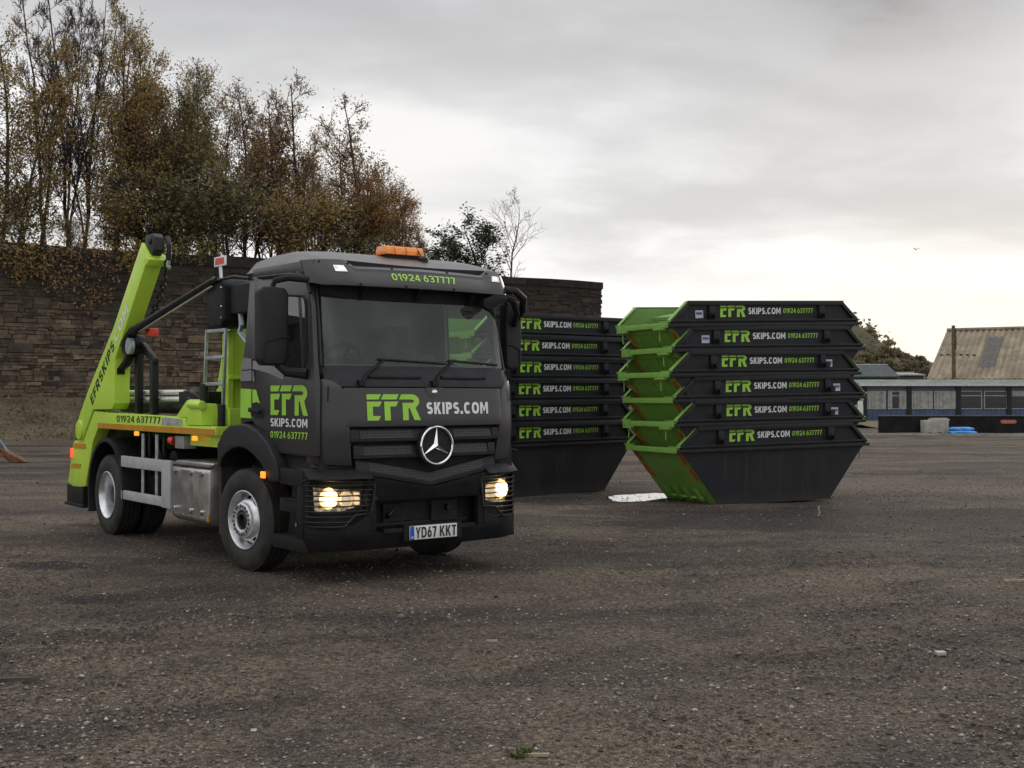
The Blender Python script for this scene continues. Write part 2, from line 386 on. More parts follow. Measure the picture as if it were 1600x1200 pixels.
def glyph_shape(c, w):
    """condensed grotesque capitals and figures with an even stroke: ([(outer, holes)], width)"""
    h = w / 2
    if c in '0OD':
        W = {'0': .56, 'O': .76, 'D': .68}[c]
        if c == 'D': return [([(0, 0), (W * .42, 0)] + sell(W * .42, .5, W * .58, .5, -90, 90)[1:-1] + [(W * .42, 1), (0, 1)], [[(w, w), (W * .42, w)] + sell(W * .42, .5, W * .58 - w, .5 - w, -90, 90)[1:-1] + [(W * .42, 1 - w), (w, 1 - w)]])], W
        return [(sell(W / 2, .5, W / 2, .5, 0, 360, 32)[:-1], [sell(W / 2, .5, W / 2 - w, .5 - w, 0, 360, 32)[:-1]])], W
    if c == 'C': W = .68; return [(ribbon(sell(W / 2, .5, W / 2 - h, .5 - h, 42, 318, 26), w), [])], W
    if c == 'S':
        W = .58; t = (1 - w) / 2; rt, rb = t * .48, t * .52
        return [(ribbon(sell(W / 2, 1 - h - rt, W / 2 - h, rt, 28, 270, 16, .9)[:-1] + sell(W / 2, h + rb, W / 2 - h, rb, 90, -152, 16, .9)[1:], w), [])], W
    if c == '2': W = .56; r_ = .25; return [(ribbon(sell(W / 2, 1 - h - r_, W / 2 - h, r_, 165, -30, 14) + [(w * .72, w * 1.25)], w), []), ([(0, 0), (W, 0), (W, w * .96), (0, w * .96)], [])], W
    if c == '3':
        W = .56; t = (1 - w) / 2; rt, rb = t * .48, t * .52; ct, cb = 1 - h - rt, h + rb; j = h + 2 * rb
        o = sell(W / 2, ct, W / 2, rt + h, 155, -42, 14) + sell(W / 2, cb, W / 2, rb + h, 42, -155, 14) + sell(W / 2, cb, W / 2 - w, rb - h, -155, 90, 14) + [(W * .30, j - h), (W * .30, j + h)] + sell(W / 2, ct, W / 2 - w, rt - h, -90, 155, 14)
        return [(o, [])], W
    if c in '69':
        W = .56; q = .34
        o = [(W * .84, 1), (W * .84 - w * 1.15, 1), (W * .16, .66), (W * .02, .48)] + sell(W / 2, q, W / 2, q, 172, 430, 26) + [(W * .46, .66)]
        hl = sell(W / 2, q, W / 2 - w, q - w, 0, 360, 24)[:-1]
        if c == '9': o = [(W - x, 1 - y) for x, y in o]; hl = [(W - x, 1 - y) for x, y in hl]
        return [(o, [hl])], W
    T = {'1': (.36, [(.36 - w, 0), (.36, 0), (.36, 1), (.36 - w * .85, 1), (0, .77), (0, .77 - w * 1.15), (.36 - w, 1 - w * 1.35)]),
         '7': (.54, [(0, 1), (.54, 1), (.54, 1 - w * .9), (.22 + w * .5, 0), (.22 - w * .6, 0), (.54 - w * 1.25, 1 - w), (0, 1 - w)]),
         'I': (w, [(0, 0), (w, 0), (w, 1), (0, 1)]), '.': (w * 1.1, [(0, 0), (w * 1.1, 0), (w * 1.1, w * 1.1), (0, w * 1.1)]),
         'K': (.66, [(0, 0), (w, 0), (w, .30), (w + .09, .42), (.66 - w * 1.25, 0), (.66, 0), (w + .20, .55), (.64, 1), (.64 - w * 1.25, 1), (w, .56), (w, 1), (0, 1)]),
         'M': (.84, [(0, 0), (w * .95, 0), (w * .95, .64), (.37, .20), (.47, .20), (.84 - w * .95, .64), (.84 - w * .95, 0), (.84, 0), (.84, 1), (.84 - w * 1.05, 1), (.42, .48), (w * 1.05, 1), (0, 1)]),
         'Y': (.64, [(.32 - h, 0), (.32 + h, 0), (.32 + h, .40), (.64, 1), (.64 - w * 1.1, 1), (.32, .57), (w * 1.1, 1), (0, 1), (.32 - h, .40)]),
         'T': (.56, [(.28 - h, 0), (.28 + h, 0), (.28 + h, 1 - w), (.56, 1 - w), (.56, 1), (0, 1), (0, 1 - w), (.28 - h, 1 - w)]),
         'E': (.50, [(0, 0), (.5, 0), (.5, w), (w, w), (w, .41), (.45, .41), (.45, .41 + w), (w, .41 + w), (w, 1 - w), (.5, 1 - w), (.5, 1), (0, 1)]),
         'F': (.48, [(0, 0), (w, 0), (w, .39), (.43, .39), (.43, .39 + w), (w, .39 + w), (w, 1 - w), (.48, 1 - w), (.48, 1), (0, 1)])}
    if c in T: return [(T[c][1], [])], T[c][0]
    if c == '4': W = .60; x = .58 * W; return [([(x, 0), (x + w, 0), (x + w, .19), (W, .19), (W, .19 + w * .9), (x + w, .19 + w * .9), (x + w, 1), (x + w * .05, 1), (0, .19 + w * .95), (0, .19), (x, .19)], [[(x, .19 + w * .9), (w * 1.05, .19 + w * .9), (x, 1 - w * 1.7)]])], W
    if c == 'P': W = .60; return [([(0, 0), (w, 0), (w, .37), (W * .5, .37)] + sell(W * .5, .685, W * .5, .315, -90, 90, 12)[1:-1] + [(W * .5, 1), (0, 1)], [[(w, .37 + w), (W * .5, .37 + w)] + sell(W * .5, .685, W * .5 - w, .315 - w, -90, 90, 10)[1:-1] + [(W * .5, 1 - w), (w, 1 - w)]])], W
    if c == 'R': W = .62; return [([(0, 0), (w, 0), (w, .37), (W * .40, .37), (W - w * 1.2, 0), (W, 0), (W * .72, .41)] + sell(W * .5, .685, W * .5, .315, -50, 90, 12)[:-1] + [(W * .5, 1), (0, 1)], [[(w, .37 + w), (W * .5, .37 + w)] + sell(W * .5, .685, W * .5 - w, .315 - w, -90, 90, 10)[1:-1] + [(W * .5, 1 - w), (w, 1 - w)]])], W
    return [], .26
def dtext(txt, w=.18, gap=.13):
    key = (txt, w, gap, 'd')
    if key in _tc: return _tc[key]
    v, f, x = [], [], 0.0
    for c in txt:
        sh, W = glyph_shape(c, w)
        for outer, holes in sh:
            lp = [list(outer)] + [list(q) for q in holes]; o = len(v); v += [(p[0] + x, p[1]) for l in lp for p in l]
            f += [tuple(i + o for i in t) for t in tessellate_polygon([[Vector((p[0], p[1], 0)) for p in l] for l in lp])]
        x += W + (gap if c != ' ' else 0)
    _tc[key] = (np.array(v), f, x - gap); return _tc[key]
def arc(cx, cy, rx, ry, a0, a1, n): return [(cx + rx * math.cos(R(a0 + (a1 - a0) * i / n)), cy + ry * math.sin(R(a0 + (a1 - a0) * i / n))) for i in range(n + 1)]
def logo():
    polys = [
        [(0, .80), (.215, .80), (.265, 1), (0, 1)],
        [(0, 0), (.20, 0), (.245, .17), (.105, .17), (.105, .53), (.225, .53), (.27, .72), (0, .72)],
        [(.255, .80), (.545, .80), (.595, 1), (.305, 1)],
        [(.315, 0), (.425, 0), (.425, .53), (.53, .53), (.58, .72), (.315, .72)],
        [(.59, .80), (.83, .80)] + arc(.83, .735, .05, .065, 90, -90, 5)[1:-1] + [(.83, .67), (.655, .67), (.655, 0), (.765, 0), (.765, .46), (.79, .46), (.875, 0), (1, 0), (.905, .47)] + arc(.83, .735, .155, .265, -45, 90, 9) + [(.64, 1)],
    ]
    v, f = [], []
    for p in polys:
        o = len(v); v += p; f += [tuple(i + o for i in t) for t in tessellate_polygon([[Vector((a, b, 0)) for a, b in p]])]
    return np.array(v), f, 1.0
def letter(items, fn, m, parent, name='lettering'):
    """items: list of (glyph tuple, u0, u1, v0, v1); fn(u,v) -> 3d"""
    mb = MB()
    for g, u0, u1, v0, v1 in items:
        v, f, wd = g; mb.add([fn(u0 + p[0] / wd * (u1 - u0), v0 + p[1] * (v1 - v0)) for p in v], f)
    me = bpy.data.meshes.new(name); me.from_pydata(mb.v, [], mb.f); me.update()
    return link(name, me, m, parent, 0)
LOGO = logo(); WEB = dtext('SKIPS.COM', .20, .12); TEL = dtext('01924 637777', .15, .12)

# ------------------------------------------------------------------ ground
def gz(x, y):
    """gentle unevenness of the yard"""
    a = .035 * mnoise.noise(Vector((x * .16, y * .16, 3.1))) + .022 * mnoise.noise(Vector((x * .7, y * .9, 9.2))) + .012 * mnoise.noise(Vector((x * 1.9, y * 2.3, 4.2)))
    if y > 23.5: a += .10 * min(1, (y - 23.5) / 4) * (mnoise.noise(Vector((x * .13, y * .95, 7.7))) - .15)
    k = min(1.0, max(0.0, (math.hypot((x - 2.2) / 1.3, y - 21.1) - 1.0) / 1.2))     # level where the puddle lies
    return (min(0.012 if y < 24 else .06, a) - .004) * k - .004 * (1 - k)
def ground_mat():
    m, t, b = new_mat('yard_hardcore')
    co = t.n('ShaderNodeTexCoord').outputs['Object']
    big = t.noise(t.mapping(co, sc=(.55, 1.1, 1)), .22, 6, .6, .6)
    mid = t.noise(t.mapping(co, sc=(.8, 1.2, 1)), 1.1, 6, .65, .3)
    fine = t.noise(co, 26, 5, .7)
    grit = t.noise(co, 95, 3, .7)
    c = t.mix(t.maprange(big, .40, .60, 0, 1), (.042, .035, .031, 1), (.138, .111, .086, 1))
    c = t.mix(t.math('MULTIPLY', t.maprange(mid, .36, .70, 0, 1), .50), c, (.152, .120, .088, 1))
    c = t.mix(t.math('MULTIPLY', t.maprange(mid, .50, .30, 0, 1), .55), c, (.034, .030, .030, 1))
    # streaks of churned dark soil further back
    st = t.noise(t.mapping(co, sc=(.10, .75, 1)), 1.0, 6, .62, .8)
    s = t.n('ShaderNodeSeparateXYZ'); t.put(s.inputs[0], co)
    far = t.maprange(s.outputs[1], 17, 24, 0, .75)
    c = t.mix(t.math('MULTIPLY', t.maprange(st, .50, .62, 0, 1), far), c, (.030, .026, .024, 1))
    c = t.mix(t.math('MULTIPLY', t.maprange(st, .46, .36, 0, 1), far), c, (.135, .115, .098, 1))
    # dark patches: damp hollows, and the near skips' ground shadow painted into the colour
    def damp_shadow(cx, cy, rx, ry, rot, f):
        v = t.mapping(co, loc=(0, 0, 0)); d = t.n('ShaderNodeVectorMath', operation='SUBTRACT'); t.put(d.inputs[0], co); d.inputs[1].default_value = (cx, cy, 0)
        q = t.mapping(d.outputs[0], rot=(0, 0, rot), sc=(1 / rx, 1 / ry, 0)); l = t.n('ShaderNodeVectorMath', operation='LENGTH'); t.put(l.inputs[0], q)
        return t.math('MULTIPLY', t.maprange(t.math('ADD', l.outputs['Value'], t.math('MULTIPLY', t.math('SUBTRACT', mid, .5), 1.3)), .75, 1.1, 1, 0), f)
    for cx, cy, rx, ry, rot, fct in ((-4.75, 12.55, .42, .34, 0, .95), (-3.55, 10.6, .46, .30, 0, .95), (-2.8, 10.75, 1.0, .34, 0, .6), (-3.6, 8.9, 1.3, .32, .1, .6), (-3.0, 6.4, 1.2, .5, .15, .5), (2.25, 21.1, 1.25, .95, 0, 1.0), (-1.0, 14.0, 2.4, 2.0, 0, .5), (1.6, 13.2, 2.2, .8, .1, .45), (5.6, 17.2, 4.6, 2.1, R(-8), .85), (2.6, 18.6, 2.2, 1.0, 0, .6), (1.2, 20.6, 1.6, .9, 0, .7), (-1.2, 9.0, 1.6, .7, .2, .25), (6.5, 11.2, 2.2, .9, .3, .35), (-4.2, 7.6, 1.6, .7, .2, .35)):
        c = t.mix(damp_shadow(cx, cy, rx, ry, rot, fct), c, (.030, .025, .024, 1))
    # tyre tracks: pressed, darker bands along wide arcs
    s2_ = t.n('ShaderNodeSeparateXYZ'); t.put(s2_.inputs[0], co)
    tn = t.noise(t.mapping(co, sc=(1, 1, 1)), 1.6, 5, .65)
    for cx_, cy_, r_, w_, f_ in ((-9, 31, 23.4, .16, .55), (-9, 31, 25.3, .16, .50), (14, -6, 19.5, .17, .45), (14, -6, 21.4, .17, .45), (2, 44, 29.6, .18, .5), (2, 44, 31.6, .18, .5), (-20, 3, 19.2, .15, .4), (-20, 3, 17.3, .15, .4)):
        d = t.n('ShaderNodeVectorMath', operation='SUBTRACT'); t.put(d.inputs[0], co); d.inputs[1].default_value = (cx_, cy_, 0)
        l = t.n('ShaderNodeVectorMath', operation='LENGTH'); q_ = t.n('ShaderNodeVectorMath', operation='MULTIPLY'); t.put(q_.inputs[0], d.outputs[0]); q_.inputs[1].default_value = (1, 1, 0); t.put(l.inputs[0], q_.outputs[0])
        a_ = t.math('ABSOLUTE', t.math('ADD', t.math('SUBTRACT', l.outputs['Value'], r_), t.math('MULTIPLY', t.math('SUBTRACT', tn, .5), .22)))
        c = t.mix(t.math('MULTIPLY', t.maprange(a_, w_ * .55, w_ * 1.5, 1, 0), t.math('MULTIPLY', t.maprange(tn, .36, .58, 0, 1), f_)), c, (.030, .025, .023, 1))
    # stones: voronoi cells of three sizes, each with a tone of its own, darker fines between them
    def cells(scale, lo, hi, r0, r1):
        wv = t.n('ShaderNodeVectorMath', operation='ADD'); t.put(wv.inputs[0], co)
        nz = t.n('ShaderNodeTexNoise'); nz.inputs['Scale'].default_value = scale * .8; t.put(nz.inputs['Vector'], co)
        sc_ = t.n('ShaderNodeVectorMath', operation='SCALE'); t.put(sc_.inputs[0], nz.outputs['Color']); sc_.inputs['Scale'].default_value = .55 / scale
        t.put(wv.inputs[1], sc_.outputs[0])
        v = t.n('ShaderNodeTexVoronoi'); v.inputs['Scale'].default_value = scale; t.put(v.inputs['Vector'], wv.outputs[0])
        k_ = t.n('ShaderNodeSeparateColor'); t.put(k_.inputs[0], v.outputs['Color'])
        return t.math('MULTIPLY', t.maprange(k_.outputs[0], lo, hi, 0, 1), t.maprange(v.outputs['Distance'], r0, r1, 1, 0)), k_.outputs[1], k_.outputs[2]
    s1, a1, b1 = cells(17, .62, .85, .25, .50)
    s2, a2, b2 = cells(38, .45, .80, .28, .55)
    s3, a3, b3 = cells(85, .35, .75, .30, .60)
    c = t.mix(1.0, c, t.maprange(fine, .32, .70, .30, 1.70), 'MULTIPLY')
    tone = lambda q: t.ramp(q, [(0, (.034, .029, .026)), (.35, (.078, .066, .055)), (.62, (.135, .115, .094)), (.86, (.215, .188, .16)), (1, (.37, .345, .31))])
    dens = t.maprange(t.noise(co, .9, 4, .6), .30, .62, .15, .85)
    c = t.mix(t.math('MULTIPLY', s3, t.math('MULTIPLY', dens, .8)), c, tone(a3))
    c = t.mix(t.math('MULTIPLY', s2, t.math('MULTIPLY', dens, .85)), c, tone(a2))
    c = t.mix(t.math('MULTIPLY', s1, t.math('MULTIPLY', dens, .75)), c, tone(a1))
    c = t.mix(1.0, c, t.maprange(grit, .3, .7, .58, 1.48), 'MULTIPLY')
    c = t.mix(1.0, c, (1.035, .992, .958, 1), 'MULTIPLY')
    t.put(b.inputs['Base Color'], c)
    t.put(b.inputs['Roughness'], t.maprange(big, .3, .7, .82, .95)); b.inputs['Specular IOR Level'].default_value = .2
    h = t.math('ADD', t.math('MULTIPLY', fine, .8), t.math('ADD', t.math('MULTIPLY', s1, .75), t.math('ADD', t.math('MULTIPLY', s2, .5), t.math('MULTIPLY', s3, .25))))
    h = t.math('ADD', h, t.math('MULTIPLY', mid, 2.2))
    bn = t.n('ShaderNodeBump'); bn.inputs['Strength'].default_value = 1.0; bn.inputs['Distance'].default_value = .035
    t.put(bn.inputs['Height'], h); t.put(b.inputs['Normal'], bn.outputs[0])
    return m
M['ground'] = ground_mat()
ys = [-6 + .5 * i for i in range(18)] + [3 + .125 * i for i in range(200)] + [28 + .25 * i for i in range(160)] + [70, 80, 100, 130, 180, 260, 400, 700, 1500]
xs = [-700, -250, -120, -70, -45] + [-30 + .5 * i for i in range(41)] + [-9.8 + .15 * i for i in range(134)] + [10.4 + .5 * i for i in range(42)] + [32, 45, 70, 120, 250, 700]
g = MB(); ny_, nx_ = len(ys), len(xs)
g.v = [(x, y, (gz(x, y) - (.07 if (5.2 < y < 15.8 and abs(x) < .47 * y - .3) else 0)) if (abs(x) < 30 and 0 < y < 68) else -.004) for y in ys for x in xs]
g.f = [(j * nx_ + i, j * nx_ + i + 1, (j + 1) * nx_ + i + 1, (j + 1) * nx_ + i) for j in range(ny_ - 1) for i in range(nx_ - 1)]
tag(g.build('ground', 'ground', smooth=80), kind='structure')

# the near part of the yard with real relief: grit a few centimetres across
def vnoise(x, y, cell, seed):
    X, Y = x / cell, y / cell; xi, yi = np.floor(X).astype(np.int64), np.floor(Y).astype(np.int64); fx_, fy_ = X - xi, Y - yi
    fx_, fy_ = fx_ * fx_ * (3 - 2 * fx_), fy_ * fy_ * (3 - 2 * fy_)
    def hsh(i, j): n = (i * 374761393 + j * 668265263 + seed * 982451653) & 0x7fffffff; n = ((n ^ (n >> 13)) * 1274126177) & 0x7fffffff; return ((n ^ (n >> 16)) & 0xffff) / 65535.0
    return (hsh(xi, yi) * (1 - fx_) + hsh(xi + 1, yi) * fx_) * (1 - fy_) + (hsh(xi, yi + 1) * (1 - fx_) + hsh(xi + 1, yi + 1) * fx_) * fy_
def relief(x, y):
    n = .026 * (vnoise(x, y, .16, 1) - .5) + .030 * (vnoise(x, y, .055, 2) - .5) + .022 * (vnoise(x, y, .028, 3) - .5)
    patch = np.clip(vnoise(x, y, .9, 5) * 1.6 - .25, .25, 1)
    return n * patch
NR, NC, Y0_, Y1_, TX = 380, 470, 4.4, 17.0, .52
yy = Y0_ * (Y1_ / Y0_) ** (np.arange(NR + 1) / NR); tt = np.linspace(-TX, TX, NC + 1)
GX, GY = (yy[:, None] * tt[None, :]), np.repeat(yy[:, None], NC + 1, 1)
bz = np.array([[gz(x, y) for x, y in zip(GX[i, ::5], GY[i, ::5])] for i in range(NR + 1)])
bz = np.stack([np.interp(tt, tt[::5], bz[i]) for i in range(NR + 1)])
edge = np.clip(np.minimum(np.minimum((TX - np.abs(tt))[None, :] / .05, (Y1_ - GY) / 3.0), (GY - Y0_) / .4), 0, 1)
def keepout(x, y):     # keep the relief low under the truck and skips
    k_ = np.ones_like(x)
    for cx_, cy_, r_ in ((-1.5, 12.0, 2.6), (-3.2, 14.5, 2.6)): k_ = np.minimum(k_, np.clip((np.hypot(x - cx_, y - cy_) - r_ * .6) / (r_ * .4), .35, 1))
    return k_
GZ = bz + .004 * edge + relief(GX, GY) * edge * keepout(GX, GY)
me = bpy.data.meshes.new('gravel_ground'); V = np.stack([GX, GY, GZ], 2).reshape(-1, 3); ii = np.arange((NR + 1) * (NC + 1)).reshape(NR + 1, NC + 1)
F = np.stack([ii[:-1, :-1], ii[:-1, 1:], ii[1:, 1:], ii[1:, :-1]], 2).reshape(-1, 4); nf = len(F)
me.vertices.add(len(V)); me.vertices.foreach_set('co', V.astype(np.float32).ravel()); me.loops.add(nf * 4); me.loops.foreach_set('vertex_index', F.astype(np.int32).ravel())
me.polygons.add(nf); me.polygons.foreach_set('loop_start', np.arange(0, nf * 4, 4, dtype=np.int32)); me.update(calc_edges=True)
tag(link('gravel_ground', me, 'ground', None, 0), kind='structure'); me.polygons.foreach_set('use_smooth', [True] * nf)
# loose stones on the yard: nobody could count them
def stone_scatter():
    r = np.random.RandomState(5); n = 60000
    y = 4.6 + 25 * r.rand(n) ** 2.1; x = (r.rand(n) * 2 - 1) * (y * .47 + .4)
    sz = .0042 + .0125 * r.rand(n) ** 2.4; sz *= np.where(r.rand(n) < .02, 2.0, 1.0); sz *= np.where(vnoise(x, y, 1.1, 8) < r.uniform(.2, .75, n), .62, 1.0)
    base = np.array([(1, 0, 0), (-1, 0, 0), (0, 1, 0), (0, -1, 0), (0, 0, 1), (0, 0, -1)], float)
    tri = np.array([(0, 2, 4), (2, 1, 4), (1, 3, 4), (3, 0, 4), (2, 0, 5), (1, 2, 5), (3, 1, 5), (0, 3, 5)])
    P = base[None] * (1 + r.uniform(-.28, .28, (n, 6, 1))) + r.uniform(-.25, .25, (n, 6, 3))
    P[:, :, 0] *= (sz * r.uniform(.8, 1.6, n))[:, None]; P[:, :, 1] *= sz[:, None]; P[:, :, 2] *= (sz * r.uniform(.4, .8, n))[:, None]
    a = r.rand(n) * 6.283; c_, s_ = np.cos(a)[:, None], np.sin(a)[:, None]; X = P[:, :, 0] * c_ - P[:, :, 1] * s_; Y = P[:, :, 0] * s_ + P[:, :, 1] * c_
    z = np.array([gz(p, q) for p, q in zip(x, y)]) + np.where((y < 14) & (np.abs(x) < y * .47), relief(x, y) * keepout(x, y), 0) + .004 + sz * .2
    V = np.stack([X + x[:, None], Y + y[:, None], P[:, :, 2] + z[:, None]], 2).reshape(-1, 3); F = (tri[None] + (np.arange(n) * 6)[:, None, None]).reshape(-1, 3); nf = len(F)
    me = bpy.data.meshes.new('loose_stones'); me.vertices.add(len(V)); me.vertices.foreach_set('co', V.astype(np.float32).ravel()); me.loops.add(nf * 3); me.loops.foreach_set('vertex_index', F.astype(np.int32).ravel())
    me.polygons.add(nf); me.polygons.foreach_set('loop_start', np.arange(0, nf * 3, 3, dtype=np.int32)); me.update(calc_edges=True)
    m = island_mat('loose_stone', [(.05, .045, .04), (.085, .074, .063), (.15, .13, .11), (.20, .178, .15), (.10, .085, .07), (.27, .245, .21), (.13, .115, .098), (.42, .40, .37)], .9, .35, scale=60)
    return tag(link('loose_stones', me, m, None, 0), kind='stuff', label='loose stones and grit strewn over the yard')
stone_scatter()
# puddle
pud = MB(); pp = [(948, 777), (962, 773.5), (985, 772.5), (1008, 771), (1030, 770.5), (1046, 772), (1052, 776), (1040, 779), (1018, 780.5), (1010, 783), (985, 784), (960, 782.5)]
pts = []
for px, py in pp:
    d = CAM_H * FPX / (py - 620); pts.append(((px - 800) / FPX * d, d))
fine_pts = []
for (xa, ya), (xb, yb) in zip(pts, pts[1:] + pts[:1]):
    for i in range(8):
        f = i / 8; x, y = xa + (xb - xa) * f, ya + (yb - ya) * f; nn = mnoise.noise(Vector((x * 5, y * 5, 7))); fine_pts.append((x + .07 * nn, y + .16 * mnoise.noise(Vector((x * 4, y * 4, 1))) + .05 * nn))
pud.sheet(fine_pts, lambda x, y: (x, y, .001))
m, t, b = new_mat('puddle_water'); b.inputs['Base Color'].default_value = (.05, .045, .04, 1); b.inputs['Roughness'].default_value = .03; b.inputs['Specular IOR Level'].default_value = 1.0
bn = t.n('ShaderNodeBump'); bn.inputs['Strength'].default_value = .03; t.put(bn.inputs['Height'], t.noise(t.n('ShaderNodeTexCoord').outputs['Object'], 9, 3)); t.put(b.inputs['Normal'], bn.outputs[0])
tag(pud.build('puddle_water', m, smooth=0), kind='structure')

# ------------------------------------------------------------------ stone retaining wall
WA = Vector((-16.2, 62.0)); WD = Vector((21.6, 14.0)).normalized(); WN = Vector((WD.y, -WD.x))   # WN towards the camera side
WALL_H = 8.95
def wp(s, off, z): p = WA + WD * s + WN * off; return (p.x, p.y, z)
S0, S1 = -66.0, 25.9
def wall_top(s): return WALL_H + .10 * mnoise.noise(Vector((s * .15, 0, 0))) - (.10 if s > 19 else 0)
def stone_wall():
    root = empty('stone_wall', wp(0, 0, 0)); M4 = Matrix.Translation(root.location).inverted()
    mb = MB(); rg = random.Random(11); z = .0; row = 0
    def blk(s0, s1, z0, z1, d):
        q = .012
        j = lambda: rg.uniform(-.018, .030)
        f = [wp(s0 + q + j(), d, z0 + q + j()), wp(s1 - q - j(), d, z0 + q + j()), wp(s1 - q - j(), d + j(), z1 - q - j()), wp(s0 + q + j(), d + j(), z1 - q - j())]
        e = [wp(s0 + .002, 0, z0 + .002), wp(s1 - .002, 0, z0 + .002), wp(s1 - .002, 0, z1 - .002), wp(s0 + .002, 0, z1 - .002)]
        mb.add([M4 @ Vector(p) for p in f + e], [(0, 1, 2, 3), (0, 4, 5, 1), (1, 5, 6, 2), (2, 6, 7, 3), (3, 7, 4, 0)])
    while z < WALL_H - .55:
        h = rg.choice((.13, .15, .17, .20, .23, .27, .15, .18)); z1 = min(z + h, WALL_H - .5)
        s = (-32.0 if True else S0) - rg.random() * .5
        while s < S1 - .05:
            l = rg.uniform(.20, .95) * (1.25 if h > .24 else 1); e = min(s + l, S1 + (.06 if row % 2 else 0.0))
            if S1 - e < .25: e = S1 + (.06 if row % 2 else 0.0)
            if rg.random() < .06 and z + 1.9 * h < WALL_H - .6: blk(s, e, z, z + 1.75 * h, .10 + rg.uniform(0, .03))
            else: blk(s, e, z, z1, .05 + rg.uniform(-.03, .05))
            s = e
        z = z1; row += 1
    m = island_mat('sooty_stone', [(.070, .053, .040), (.105, .079, .056), (.135, .102, .070), (.16, .12, .080), (.11, .084, .062), (.19, .145, .097), (.082, .064, .050), (.14, .106, .073), (.062, .050, .042), (.118, .092, .067)], .92, .5, bump=.6, bscale=14, scale=2.2)
    # soot: the upper courses are blackened, with streaks running down
    t = NT(m.node_tree); b = m.node_tree.nodes['Principled BSDF']; src = b.inputs['Base Color'].links[0].from_socket
    co = t.n('ShaderNodeTexCoord').outputs['Object']; s = t.n('ShaderNodeSeparateXYZ'); t.put(s.inputs[0], co)
    hz = t.math('ADD', s.outputs[2], t.math('MULTIPLY', t.noise(t.mapping(co, sc=(1, 1, .25)), .5, 5, .6), 4.0))
    t.put(b.inputs['Base Color'], t.mix(t.maprange(hz, 5.5, 9.8, 0, .82), src, (.022, .019, .017, 1)))
    mb.build('face_stones', m, root, smooth=0)
    core = MB()
    n = 60
    tops = [S0 + (S1 - S0) * i / n for i in range(n + 1)]
    core.prism([(S0, 0), (S1, 0), (S1, WALL_H - .5), (S0, WALL_H - .5)], lambda u, v, d: M4 @ Vector(wp(u, d, v)), -1.0, 0.03)
    core.build('wall_core', mat('dark_mortar', (.030, .026, .022), .95, var=.4, scale=2, bump=.5, bscale=8), root, smooth=0)
    cop = MB(); s = S0; rg = random.Random(4)
    while s < S1:
        e = min(s + rg.uniform(1.1, 1.9), S1 + .10); a, c_ = wall_top(s), wall_top(e)
        P = [(s, WALL_H - .505), (e - .015, WALL_H - .505), (e - .015, c_), (s, a)]
        cop.prism(P, lambda u, v, d: M4 @ Vector(wp(u, d, v)), -1.05, .12 + rg.uniform(0, .04)); s = e
    cop.build('coping', island_mat('coping_stone', [(.020, .018, .016), (.036, .031, .027), (.028, .025, .022)], .95, .4, bump=.5, bscale=9), root, smooth=0)
    tag(root, 'tall soot-blackened stone retaining wall behind the truck with trees on top', 'wall')
stone_wall()
# embankment behind the wall, and the weedy bank at its foot
def earth_mat(name, a, b_, c_, sc=1.0):
    m, t, b = new_mat(name); co = t.n('ShaderNodeTexCoord').outputs['Object']
    n1 = t.noise(co, .7, 6, .65, .5); n2 = t.noise(co, 6, 5, .7)
    c = t.mix(t.maprange(n1, .35, .65, 0, 1), (*a, 1), (*b_, 1)); c = t.mix(t.maprange(n2, .5, .75, 0, .8), c, (*c_, 1))
    t.put(b.inputs['Base Color'], c); b.inputs['Roughness'].default_value = .95; b.inputs['Specular IOR Level'].default_value = .1
    bn = t.n('ShaderNodeBump'); bn.inputs['Strength'].default_value = 1; bn.inputs['Distance'].default_value = .15; t.put(bn.inputs['Height'], n2); t.put(b.inputs['Normal'], bn.outputs[0])
    return m
em = MB().grid(46, 6, lambda u, v: wp(S0 + (S1 - S0) * u, -.95 - 34 * v, WALL_H - .35 + (0 if v == 0 else .5 * mnoise.noise(Vector((u * 30, v * 9, 0)))) - (3.0 * max(0, v - .5))))
tag(em.build('embankment', earth_mat('embankment_soil', (.03, .026, .018), (.05, .045, .025), (.07, .05, .025)), smooth=80), kind='structure')
def bank_pt(u, v):
    s = S0 + (34.0 + -S0 + 0) * u; s = S0 + (S1 + 2 - S0) * u
    prof = (1 - v); nz = mnoise.noise(Vector((s * .25, v * 3, 5)))
    z = 1.75 * prof ** 1.7 + .30 * nz * (1 if 0 < v < 1 else .2) * prof
    return wp(s, -.0 + 10.5 * v + .9 * nz * v, max(z, -.03 if v == 1 else .0))
bk = MB().grid(110, 12, bank_pt)
tag(bk.build('bank', earth_mat('weedy_bank_soil', (.105, .086, .062), (.150, .125, .086), (.27, .225, .15)), smooth=80), kind='structure')

